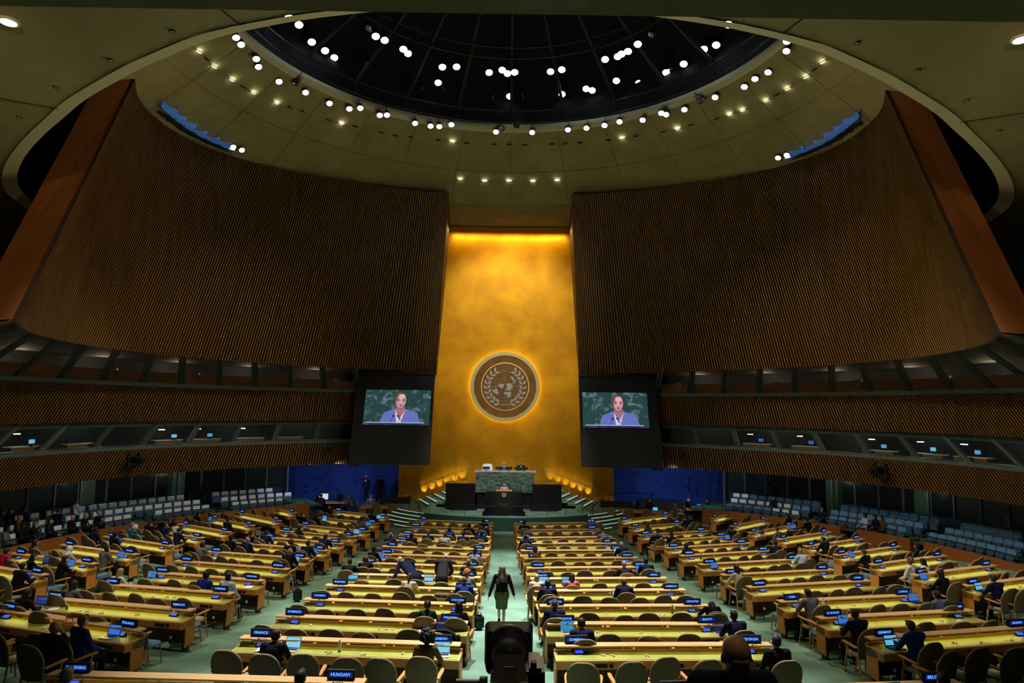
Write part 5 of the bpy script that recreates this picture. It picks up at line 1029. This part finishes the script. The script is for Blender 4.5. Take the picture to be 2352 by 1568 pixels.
# ------------------------------------------------------------ big screens
def bigscreen(sx, lab):
    e = empty('video_screen', (0, 0, 0), 0, lab, 'screen'); cx = sx*6.75+(0 if sx < 0 else -.1); hw = 2.15; lean = .07
    def P(x, z, off=0):   # x across, z height; the frame hangs tilted, top away from the hall
        t = (z-3.8)/5.6; return (cx+x, 41.0+2.0*t-off, z)
    def slab(x0, x1, z0, z1, f, b): return MB().add([P(x0, z0, f), P(x1, z0, f), P(x1, z1, f), P(x0, z1, f), P(x0, z0, b), P(x1, z0, b), P(x1, z1, b), P(x0, z1, b)], [(0, 1, 2, 3), (7, 6, 5, 4), (0, 4, 5, 1), (1, 5, 6, 2), (2, 6, 7, 3), (3, 7, 4, 0)])
    slab(-hw, hw, 3.75, 9.38, .0, -.5).build('frame', M['black'], e)
    slab(-hw-.05 if sx < 0 else -hw, hw if sx < 0 else hw+.05, 9.2, 9.38, .12, -.5).build('valance', M['black'], e)
    q = slab(-hw-.5 if sx < 0 else hw-.0, -hw if sx < 0 else hw+.5, 3.6, 9.3, -.1, -.6).build('side_casing', M['black'], e)
    x0, x1, z0, z1 = -2.02, 2.02, 6.08, 8.22
    def pic(nm, pts, c, lay, st=1.0, nz=None):
        m = MB(); V = [P(x0+(x1-x0)*u, z0+(z1-z0)*(1-v), .01+.004*lay) for u, v in pts]; n = len(V); m.add(V, [tuple(range(n))]) ; mt = mat('screen_'+nm+'_lit', (0, 0, 0), .3, emis=c, estr=st)
        if nz:
            nt = mt.node_tree; tc = nt.nodes.new('ShaderNodeTexCoord'); t = nt.nodes.new('ShaderNodeTexNoise'); t.inputs['Scale'].default_value = 1.6; t.inputs['Detail'].default_value = 9; t.inputs['Distortion'].default_value = 1.6
            cr = nt.nodes.new('ShaderNodeValToRGB'); cr.color_ramp.elements[0].position = .52; cr.color_ramp.elements[0].color = (*c, 1); cr.color_ramp.elements[1].position = .74; cr.color_ramp.elements[1].color = (*nz, 1)
            nt.links.new(tc.outputs['Object'], t.inputs['Vector']); nt.links.new(t.outputs[0], cr.inputs[0]); nt.links.new(cr.outputs[0], nt.nodes['Principled BSDF'].inputs['Emission Color'])
        return m.build(nm, mt, pc)
    def el(cx_, cy_, rx, ry, n=28): return [(cx_+rx*cos(2*pi*i/n), cy_-ry*sin(2*pi*i/n)) for i in range(n)]
    pc = slab(x0, x1, z0, z1, .01, 0).build('display', M['black'], e)
    pic('picture_marble', [(0, 1), (1, 1), (1, 0), (0, 0)], (.018, .055, .055), 1, 1, (.16, .26, .30))
    pic('picture_hair', el(.535, .26, .098, .2), (.10, .06, .05), 2); pic('picture_neck', [(.48, .48), (.62, .48), (.63, .75), (.55, .86), (.46, .66)], (.30, .11, .13), 3)
    pic('picture_face', el(.545, .31, .078, .21), (.55, .27, .32), 4); pic('picture_hair_lock', [(.46, .42), (.475, .18), (.54, .10), (.60, .11), (.52, .14), (.485, .28), (.475, .5)], (.16, .09, .05), 5)
    pic('picture_forehead', el(.56, .2, .05, .08), (.72, .42, .48), 5); 
    for ex in (.505, .59): pic('picture_eye', el(ex, .3, .016, .018), (.05, .015, .03), 6); pic('picture_brow', [(ex-.022, .265), (ex+.022, .265), (ex+.018, .25), (ex-.018, .25)], (.16, .07, .07), 6)
    pic('picture_nose', [(.54, .30), (.556, .30), (.565, .38), (.535, .38)], (.68, .38, .42), 6); pic('picture_mouth', el(.55, .45, .02, .02), (.16, .03, .05), 6)
    pic('picture_blazer', [(.25, .93), (.30, .66), (.45, .55), (.62, .54), (.80, .64), (.86, .93)], (.13, .16, .48), 3); pic('picture_shirt', [(.47, .56), (.50, .66), (.545, .9), (.58, .93), (.50, .93)], (.62, .6, .72), 5)
    pic('picture_shirt_side', [(.545, .92), (.56, .78), (.63, .56), (.60, .72), (.57, .93)], (.62, .6, .72), 5); pic('picture_throat', [(.48, .54), (.62, .54), (.555, .76)], (.36, .15, .17), 6)
    for a, b in (((.40, .94), (.45, .76)), ((.60, .94), (.52, .76))):
        pic('picture_microphone', [(a[0], a[1]), (a[0]+.008, a[1]), (b[0]+.008, b[1]), (b[0], b[1])], (.005, .005, .01), 7); pic('picture_microphone_tip', el(b[0], b[1]-.01, .014, .03), (.005, .005, .02), 7)
    pic('picture_lectern_edge', [(.04, .955), (.92, .955), (.92, .925), (.04, .925)], (.35, .35, .5), 8); pic('picture_lectern', [(.04, .98), (.92, .98), (.92, .955), (.04, .955)], (.0, .0, .06), 8)
    # hangers
    for q in (-1.6, 1.6): p = P(q, 9.38); MB().tube(p, (p[0], p[1]+.4, 10.6), .04, n=6).build('hanger', M['dark'], e)
bigscreen(-1, 'large video screen left of the gold wall showing the speaker'); bigscreen(1, 'large video screen right of the gold wall showing the speaker')
# ------------------------------------------------------------ lamps
def aim(loc, tgt): return (Vector(tgt)-Vector(loc)).to_track_quat('-Z', 'Y').to_euler()
pc_ = MB(); pc_.lathe([(.075, .34), (.10, .30), (.12, .12), (.17, 0), (.165, -.02)], n=14); pc_.add([(.075*cos(2*pi*i/14), .075*sin(2*pi*i/14), .34) for i in range(14)], [tuple(range(14))]); PAR = pc_.mesh('housing', [M['dark']])
yk = MB(); yk.path([(-.15, 0, .12), (-.15, 0, .42), (.15, 0, .42), (.15, 0, .12)], .015, 5); yk.tube((0, 0, .42), (0, 0, .75), .02, n=5); YOKE = yk.mesh('yoke', [M['dark']])
ln = MB(); ln.ell((0, 0, .0), (.15, .15, .03), 16, 6); LON = ln.mesh('lens', [M['lens_on']]); LOFF = ln.mesh('lens', [M['lens_off']])
def spot_at(x, y, z, on, lab, grp, s=1.0, cold=False):
    e = empty('stage_spotlight', (x, y, z), 0, lab, 'lamp', grp); e.scale = (s,)*3
    e.rotation_euler = aim((x, y, z), (x*.25+random.uniform(-1, 1), 26+(y-26)*.2-6*on, 0)) if on else (random.uniform(-.9, .9), random.uniform(-.9, .9), 0)
    link('housing', PAR, e); link('lens', LON if on else LOFF, e); k = link('yoke', YOKE, e)
def ordl(i): return ['', 'first', 'second', 'third', 'fourth', 'fifth', 'sixth', 'seventh', 'eighth', 'ninth', 'tenth'][i] if i < 11 else '%dth' % i
def clock(x, y): 
    a = (degrees(atan2(x, y-26)) % 360)/30; h = int(round(a)) % 12; return '%d o\'clock' % (h or 12)
for L, on, z, nm, s in ((RIM, 1, 22.62, 'on the rim of the ceiling opening', 1.0), (RIMOFF, 0, 22.7, 'on the rim of the ceiling opening', 1.1), (INN, 1, 25, 'deep inside the ceiling opening', 1.25), (INOFF, 0, 25, 'deep inside the ceiling opening', 1.1)):
    for i, (x, y) in enumerate(sorted(L)):
        spot_at(x, y, z, on, uniq('%s spotlight %s, %s from the left' % ('glowing' if on else 'dark tilted', nm, ordl(i+1))), 'spotlights ' + nm, s)
dl = MB(); dl.ell((0, 0, 0), (.14, .14, .03), 14, 6); DLON = dl.mesh('lens', [M['lens_warm']]); DLOFF = dl.mesh('lens', [M['dark']]); DLW = dl.mesh('lens', [M['lip']])
dr = MB(); dr.lathe([(.14, -.02), (.18, -.02), (.18, .02)], n=16); DRING = dr.mesh('trim_ring', [M['lip']]); DRD = dr.mesh('trim_ring', [M['dark']])
for L, me, rg, nm, s in ((CONE, DLON, DRING, 'lit round downlight in the olive plaster ceiling', 1), (DIMS, DLOFF, DRD, 'unlit dark downlight in the olive plaster ceiling', .85)):
    for i, p in enumerate(sorted(L)):
        e = empty('ceiling_downlight', (p[0], p[1], p[2]-.03), 0, '%s, %s from the left' % (nm, ordl(i+1)), 'downlight', nm.replace('lit round', 'lit'))
        r = hypot(p[0], p[1]-26); e.rotation_euler = (0, 0, 0) if r > 17 else Vector((-p[0]*.5/r, -(p[1]-26)*.5/r, 1)).to_track_quat('Z', 'Y').to_euler(); e.scale = (s,)*3
        link('lens', me, e); link('trim_ring', rg, e)
for i, (x, y) in enumerate(SLABD): e = empty('ceiling_sensor', (x, y, 14.63), 0, 'pale round fitting in the %s soffit, %s from the opening top' % ('left' if x < 0 else 'right', ORD[i % 4+1]), 'fitting', 'fittings in the soffit'); e.scale = (.36,)*3; link('lens', DLW, e); link('trim_ring', DRD, e)
for x, y in SLABL:
    e = empty('soffit_lamp', (x, y, 14.63), 0, 'bright oval lamp in the soffit at the %s corner of the ceiling' % ('left' if x < 0 else 'right'), 'downlight'); e.scale = (1.1,)*3; lamp('bulb', 'SPOT', (0, 0, -.12), (-x*.12, 11, -11), 2600, (1, .93, .8), .2, 80, .8, parent=e); link('lens', LON, e); link('trim_ring', DRING, e)
for sx in (-1, 1):
    for k in range(6):
        t = k/5; x, y = ct(.19+.18*t); p = Vector((sx*abs(x)*.94, y-.5, 20.02))
        e = empty('floodlight', p, 0, 'blue-glowing curved floodlight on top of the %s batten wall, %s from the near end' % ('left' if sx < 0 else 'right', ORD[k+1]), 'lamp', 'floodlights above the batten wall'); 
        e.rotation_euler = (0, 0, atan2(26-y, -p.x)-pi/2)
        m = MB(); m.grid(lambda u, v: ((u-.5)*.93, .15-.3*sin(pi*v*.8)-.12*sin(pi*u), .05+.50*v), 6, 8, smooth=True); m.build('reflector', mat('floodlight_blue_lit', (.08, .16, .35), .35, metal=.3, emis=(.012, .04, .12), estr=1.0) if (k == 0 and sx < 0) else bpy.data.materials['floodlight_blue_lit'], e)
        m = MB(); m.box((0, -.3, .1), (.9, .12, .1)); m.path([(-.5, -.2, -.1), (-.5, -.2, .75)], .02, 5); m.build('bracket', M['dark'], e)
    for k, u in enumerate((.40, .425)):
        x, y = ct(u); spot_at(sx*abs(x)*.95, y-.6, 20.3, 1, 'small bright spotlight beside the floodlights above the %s batten wall, %s one' % ('left' if sx < 0 else 'right', ORD[k+1]), 'spotlights above the batten wall', .9)
# wall mounted remote cameras on the lower bands
for ph, z, sz in ((-66, 4.4, 1.5), (-33.5, 4.6, .9), (66.5, 4.35, 1.6), (33, 4.55, .9)):
    x, y, _ = pol(radians(ph), 19.9); e = empty('remote_camera', (x, y, z), pi-radians(ph), 'dark remote camera bracketed to the %s lower band, %s' % ('left' if ph < 0 else 'right', 'near' if sz > 1 else 'far'), 'camera'); e.scale = (sz,)*3
    MB().box((0, 0, 0), (.25, .4, .22)).build('body', M['black'], e, bevel=.03); MB().tube((0, .2, 0), (0, .36, 0), .07, n=12).build('lens', M['dark'], e); MB().box((0, -.15, -.2), (.5, .12, .08)).box((-.2, -.15, .0), (.05, .1, .45)).box((.2, -.15, .0), (.05, .1, .45)).build('bracket', M['black'], e)
# booth furniture seen through the lower windows
BSP = [(-84, 'dark'), (-77.5, 'sky'), (-70, 'none'), (-57.5, 'sky'), (-52, 'cyan'), (-45, 'dark'), (-38.5, 'none'), (63, 'cyan'), (70, 'sky'), (76, 'cyan'), (52, 'blue'), (44, 'blue')]
for i, (ph, kd) in enumerate(BSP):
    x, y, _ = pol(radians(ph), 21.9); e = empty('booth_desk', (x, y, 4.78), pi-radians(ph), 'interpreter booth desk behind the %s lower window, %s' % ('left' if ph < 0 else 'right', ORD[i+1]), 'desk', 'booth desks behind the lower windows')
    MB().box((0, 0, .42), (1.7, .5, .04)).build('tabletop', M['white'], e); MB().box((0, .2, .2), (1.7, .04, .42)).build('front_panel', M['boothwood'], e)
    if kd != 'none':
        o = empty('booth_lamp', (x-.1, y, 5.22), pi-radians(ph), 'small lit desk lamp in the %s interpreter booth, on its desk, %s' % ('left' if ph < 0 else 'right', ORD[i+1]), 'lamp', 'lamps in the booths'); MB().path([(0, 0, 0), (.05, 0, .35), (.25, 0, .55)], .012, 5).build('arm', M['dark'], o); MB().box((.33, 0, .55), (.3, .1, .03)).build('lamp_head', M['lens_warm'], o)
        if kd != 'dark': monitor((x+.25, y+.05, 5.22), pi-radians(ph)+pi, .34, .22, uniq('small %s monitor in the %s booth, %s from the near end' % (LW_[kd], 'left' if ph < 0 else 'right', ORD[i+1])), 'scr_'+kd)
# loudspeaker-like knobs in the upper booths
for i, ph in enumerate((-79, -66, -53.5, -31, 31, 48, 61, 74, 85)):
    x, y, _ = pol(radians(ph), 21.45); m = MB(); m.prism([(-.22, 0), (.2, 0), (.26, .2), (.2, .42), (-.16, .44), (-.26, .2)], -.08, .08, axis='y'); o = m.build('chair_back', mat('booth_chair', (.42, .2, .12), .7) if i == 0 else bpy.data.materials['booth_chair']); o.location = (x, y, 8.5); o.rotation_euler = (0, 0, pi-radians(ph)); o.name = 'booth_chair'
    tag(o, 'reddish chair back showing above the %s upper window sill, %s' % ('left' if ph < 0 else 'right', ORD[i+1]), 'chair', 'chairs in the upper booths')
# ------------------------------------------------------------ ceiling projector box
e = empty('ceiling_unit', (.16, 4.1, 10.15), 0, 'pale rounded box with tiny blue light under the near soffit', 'device'); m = MB(); m.box((0, 0, -.19), (.84, .5, .38)); m.build('body', M['lip'], e, bevel=.09); MB().ell((-.02, -.255, -.30), (.006, .004, .006), 8, 5).build('indicator_light', M['console'], e)
# ------------------------------------------------------------ foreground camera and man on the gallery
e = empty('television_camera', (.03, 4.2, 3.95), 0, 'black remote television camera with wide lens hood in the foreground centre', 'camera')
def rrect(w, h, r, n=5): return [(sx*(w/2-r)+r*cos(a), sy*(h/2-r)+r*sin(a)) for sx, sy, a0 in ((1, 1, 0), (-1, 1, 90), (-1, -1, 180), (1, -1, 270)) for a in [radians(a0+90*i/n) for i in range(n+1)]]
m = MB(); P = rrect(.315, .29, .035)
for y0, y1, s0, s1 in ((.28, .44, .9, 1.0),):
    n = len(P); V = [(p[0]*s0, y0, 1.665+p[1]*s0) for p in P]+[(p[0]*s1, y1, 1.665+p[1]*s1) for p in P]; m.add(V, [(i, (i+1) % n, n+(i+1) % n, n+i) for i in range(n)]+[tuple(reversed(range(n)))])
m.build('lens_hood', M['black'], e)
m = MB(); m.lathe([(.06, -.12), (.095, -.1), (.095, -.02), (.102, .0), (.102, .05), (.112, .06), (.112, .13), (.128, .14), (.128, .2), (.118, .24)], (0, .04, 1.725), 36, axis=(0, 1, 0)); m.build('lens_barrel', mat('lens_rubber', (.03, .03, .034), .5, noise=.5, nscale=60), e)
MB().box((-.0, -.19, 1.60), (.21, .26, .22)).build('body', M['black'], e, bevel=.012)
m = MB(); m.add([(-.1, -.3, 1.715), (.1, -.3, 1.715), (.085, -.1, 1.79), (-.085, -.1, 1.79)], [(0, 1, 2, 3)]); m.build('top_plate', mat('plate_brown', (.035, .028, .022), .5), e)
MB().box((.0, -.215, 1.755), (.055, .004, .012)).build('name_plate', M['silver'], e)
MB().box((.15, -.02, 1.60), (.11, .3, .26)).build('lens_motor', M['dark'], e, bevel=.02); MB().box((.14, -.1, 1.74), (.035, .05, .02)).build('switch', M['black'], e)
MB().tube((-.035, -.323, 1.63), (-.035, -.319, 1.63), .03, n=20).build('connector', M['dark'], e); MB().box((.045, -.335, 1.60), (.025, .03, .13)).build('plug', M['dark'], e)
for q in (.035, .055): MB().ell((q, -.322, 1.695), (.004, .003, .004), 8, 5).build('indicator_light', mat('led_green', (.1, .8, .1), .5, emis=(.3, 1, .1), estr=3), e)
m = MB(); m.tube((-.31, -.02, 1.53), (-.17, -.02, 1.53), .085, n=28); m.build('tilt_motor', mat('motor_dark', (.035, .03, .045), .35), e); MB().tube((-.172, -.02, 1.53), (-.125, -.02, 1.53), .10, n=28).build('tilt_disc', M['dark'], e)
m = MB(); m.tube((-.05, -.05, 0), (-.05, -.05, 1.46), .05, n=14); m.box((-.08, -.05, 1.44), (.35, .2, .05)); m.lathe([(.22, 0), (.2, .03), (.06, .06)], (-.05, -.05, 0), 20); m.build('pedestal', M['dark'], e)
person((1.375, 4.27, 4.05), pi, 'phone', 'bald', 'none', 'navy', 'm', 'bald man in navy jacket looking down in the foreground, facing the viewer', face=True, vox=.007, legs='navy', scale=1.045)
# ------------------------------------------------------------ standing people in the hall
person((-.09, 20.75, g(-.09, 20.75)), 0, 'walk', 'walker', 'greybrown', 'black', 'l', 'woman with long curly grey-brown hair walking up the centre aisle in black blazer', vox=.01, legs='bare', scale=1.0)
# skirt of the walking woman
m = MB()
def skf(u, v):
    a = 2*pi*u; r = .20+.035*sin(min(1, v*1.8)*pi)-.035*v; fold = .006*sin(a*9)*v; return ((r+fold)*cos(a), (r*.8+fold)*sin(a)+.02*v, .98-.50*v)
m.grid(skf, 48, 10, smooth=True); sk = m.build('skirt', mat('skirt_green', (.09, .15, .05), .6, col2=(.035, .06, .02), nscale=5, stretch=(4, 4, .6)), [o for o in bpy.data.objects if o.get('label', '').startswith('woman with long curly')][0])
person((-3.0, 22.75, g(-3.0, 22.75)), .1, 'bendA', 'bald', 'none', 'navy', 'l', 'bald man in navy suit bending far forward to the left over the desk', vox=.01, scale=1.05, legs='navy')
person((-2.05, 22.75, g(-2.05, 22.75)), 0, 'bendB', 'fringe', 'grey', 'charcoal', 'l', 'grey-haired man in charcoal suit bending over, back to the camera', vox=.01, scale=1.05, legs='charcoal')
# ------------------------------------------------------------ loose things on the nearest desks
def onrow(bl, k, a, b=-.25):
    r = [q for q in ROWI if q[0] == bl and q[1] == k][0]; _, _, cx, cy, rz, L, short = r; return (cx+cos(rz)*a-sin(rz)*b, cy+sin(rz)*a+cos(rz)*b, g(cx, cy)+.788), rz, L
def obj_at(name, mb, mats, loc, rz, lab, cat, grp=None): o = mb.build(name, mats); o.location = loc; o.rotation_euler = (0, 0, rz); return tag(o, lab, cat, grp)
def bottle(loc, mt, lab):
    e = empty('bottle', loc, 0, lab, 'bottle'); m = MB(); m.lathe([(.0, 0), (.034, .002), (.036, .13), (.03, .16), (.014, .185), (.014, .21)], n=16); m.build('body', M[mt], e); MB().tube((0, 0, .205), (0, 0, .235), .018, n=12).build('cap', M['white'], e)
def papers(loc, rz, lab, n=1): m = MB(); m.box((0, 0, .004), (.21, .29, .006)); m.box((.03, .02, .009), (.21, .28, .003), rz=.12); obj_at('paper_stack', m, M['paper'], loc, rz, lab, 'papers')
def book(loc, rz, lab):
    e = empty('open_book', loc, rz, lab, 'book')
    for s in (-1, 1): m = MB(); m.grid(lambda u, v: (s*u*.2, -.14+.28*v, .012+.025*sin(min(1, u*1.3)*pi)), 8, 1, smooth=True); m.build('page_block', M['paper'], e)
    MB().box((0, 0, .004), (.42, .29, .006)).build('cover', M['dark'], e)
p, rz, L = onrow('CL', 12, -1.65, -.28); book(p, rz+.05, 'open white book on the desk left of the man beside the France sign'); p, rz, L = onrow('CL', 12, -.15, -.2); bottle(p, 'clear_bottle', 'clear water bottle on the France and Gabon desk')
p, rz, L = onrow('CL', 12, -.42, -.3)
for k, (mt, dx) in enumerate((('red', 0), ('yellow', .04))): m = MB(); m.tube((0, 0, .008), (.10, .08, .008), .008, n=6); obj_at('highlighter_pen', m, M[mt], (p[0]+dx, p[1], p[2]), .1, '%s highlighter pen on the desk beside the laptop' % ('red' if k == 0 else 'yellow'), 'pen')
p, rz, L = onrow('CL', 11, 1.35, -.3); papers(p, .4, 'white papers on the Dominica desk left of the laptop'); p, rz, L = onrow('CL', 9, 1.3, -.3)
e = empty('briefcase', p, rz, 'dark grey briefcase lying on the Burundi desk beside the man in blue', 'briefcase'); MB().box((0, 0, .035), (.42, .3, .07)).build('body', M['dark'], e, bevel=.02); MB().path([(-.08, -.15, .04), (-.06, -.2, .04), (.06, -.2, .04), (.08, -.15, .04)], .01, 5).build('handle', M['black'], e)
p, rz, L = onrow('CL', 7, -1.4, -.25); bottle(p, 'green_bottle', 'tall green bottle on the seventh row desk beside papers'); p, rz, L = onrow('CL', 7, -1.75, -.3); papers(p, 0, 'white papers and cups beside the green bottle'); p, rz, L = onrow('CL', 8, -1.45, -.2); bottle(p, 'clear_bottle', 'clear bottle on the eighth row desk by the blue laptop')
p, rz, L = onrow('CR', 10, 1.55, -.25); papers(p, .3, 'open notebook papers beside the green bottle on the Croatia desk'); p, rz, L = onrow('CR', 10, 1.25, -.2); bottle(p, 'green_bottle', 'green water bottle on the Croatia desk')
p, rz, L = onrow('CR', 9, -2.0, -.25); bottle(p, 'clear_bottle', 'clear bottle at the aisle end of the Cameroon desk'); p, rz, L = onrow('CR', 9, .15, -.2); bottle(p, 'clear_bottle', 'grey flask beside the bald man on the Cameroon desk')
p, rz, L = onrow('LW', 9, -1.9, -.25); bottle(p, 'clear_bottle', 'clear bottle beside the laptop, ninth row left block'); p, rz, L = onrow('RW', 6, -1.35, -.2); bottle(p, 'blue_bottle', 'dark blue flask beside the lone laptop, right block'); p, rz, L = onrow('RW', 10, -.95, -.2); bottle(p, 'clear_bottle', 'clear bottle beside the Cuba sign desk'); p, rz, L = onrow('LW', 9, 1.7, -.3); papers(p, .1, 'white papers at the aisle end beside the patterned shirt man')
p, rz, L = onrow('LW', 11, -1.2, -.25); m = MB(); m.lathe([(.0, 0), (.03, 0), (.033, .01), (.033, .11), (.027, .12), (0, .12)], n=16); obj_at('drink_can', m, M['green_bottle'], p, 0, 'green drink can on the Denmark desk beside papers', 'can')
p, rz, L = onrow('LW', 11, -1.55, -.3); papers(p, .3, 'papers beside the green drink can on the Denmark desk'); p, rz, L = onrow('LW', 12, .35, -.2)
e = empty('handbag', p, rz+.1, 'brown leather handbag on the Finland desk behind the blonde woman', 'bag'); MB().box((0, 0, .09), (.34, .16, .18)).build('body', mat('bag_leather', (.55, .24, .07), .45), e, bevel=.03); MB().path([(-.1, 0, .17), (-.08, 0, .25), (.08, 0, .25), (.1, 0, .17)], .01, 6).build('handle', M['red'], e)
# bags on the floor
def bag(x, y, lab, h=.42):
    e = empty('backpack', (x, y, g(x, y)), random.uniform(-.3, .3), lab, 'bag'); MB().box((0, 0, h/2), (.28, .2, h)).build('body', M['black'], e, bevel=.06); MB().box((0, -.11, h*.35), (.2, .05, h*.45)).build('pocket', M['dark'], e, bevel=.015); MB().path([(-.05, 0, h-.01), (-.03, 0, h+.06), (.03, 0, h+.06), (.05, 0, h-.01)], .01, 6).build('handle', M['black'], e)
bag(-.72, 20.2, 'black backpack on the floor at the aisle end of the Burundi desk'); bag(7.05, 33.0, 'black bag on the floor under the aisle end of the right block'); bag(-6.9, 23.5, 'black bag on the floor beside the end of the left block desk')
# coat over the chair beside the Dominican Republic sign
m = MB(); back_shell(m, .30, .335, .18, 1.14, -.17, .16, .07, .13, pw=2.4); m.cap((-.31, -.27, .95), (-.34, -.22, .45), .06, .05); m.cap((.31, -.27, .95), (.33, -.2, .4), .06, .05); o = m.build('dark_coat', TOPM['black']); o.location = (-1.28, 15.62, g(-.9, 15.6)+.0); o.rotation_euler = (0, 0, -.1); tag(o, 'black coat draped over the aisle chair behind the Dominican Republic sign', 'coat')
# foot lights (small white fittings under the desk ends)
for (bl, k, cx, cy, rz, L, short) in ROWI:
    if bl in ('LW', 'RW') and k > 1:
        sx = 1 if bl == 'LW' else -1; a = sx*(L/2-.35); b = -.30; x, y = cx+cos(rz)*a-sin(rz)*b, cy+sin(rz)*a+cos(rz)*b
        e = empty('foot_light', (x, y, g(x, y)), rz, 'small white lamp under the desk end, ' + short, 'lamp', 'foot lights under the desk ends'); MB().tube((0, 0, 0), (0, 0, .3), .012, n=6).build('stem', M['dark'], e); MB().ell((0, -.02, .34), (.036, .036, .042), 12, 8).build('shade', M['white'], e)
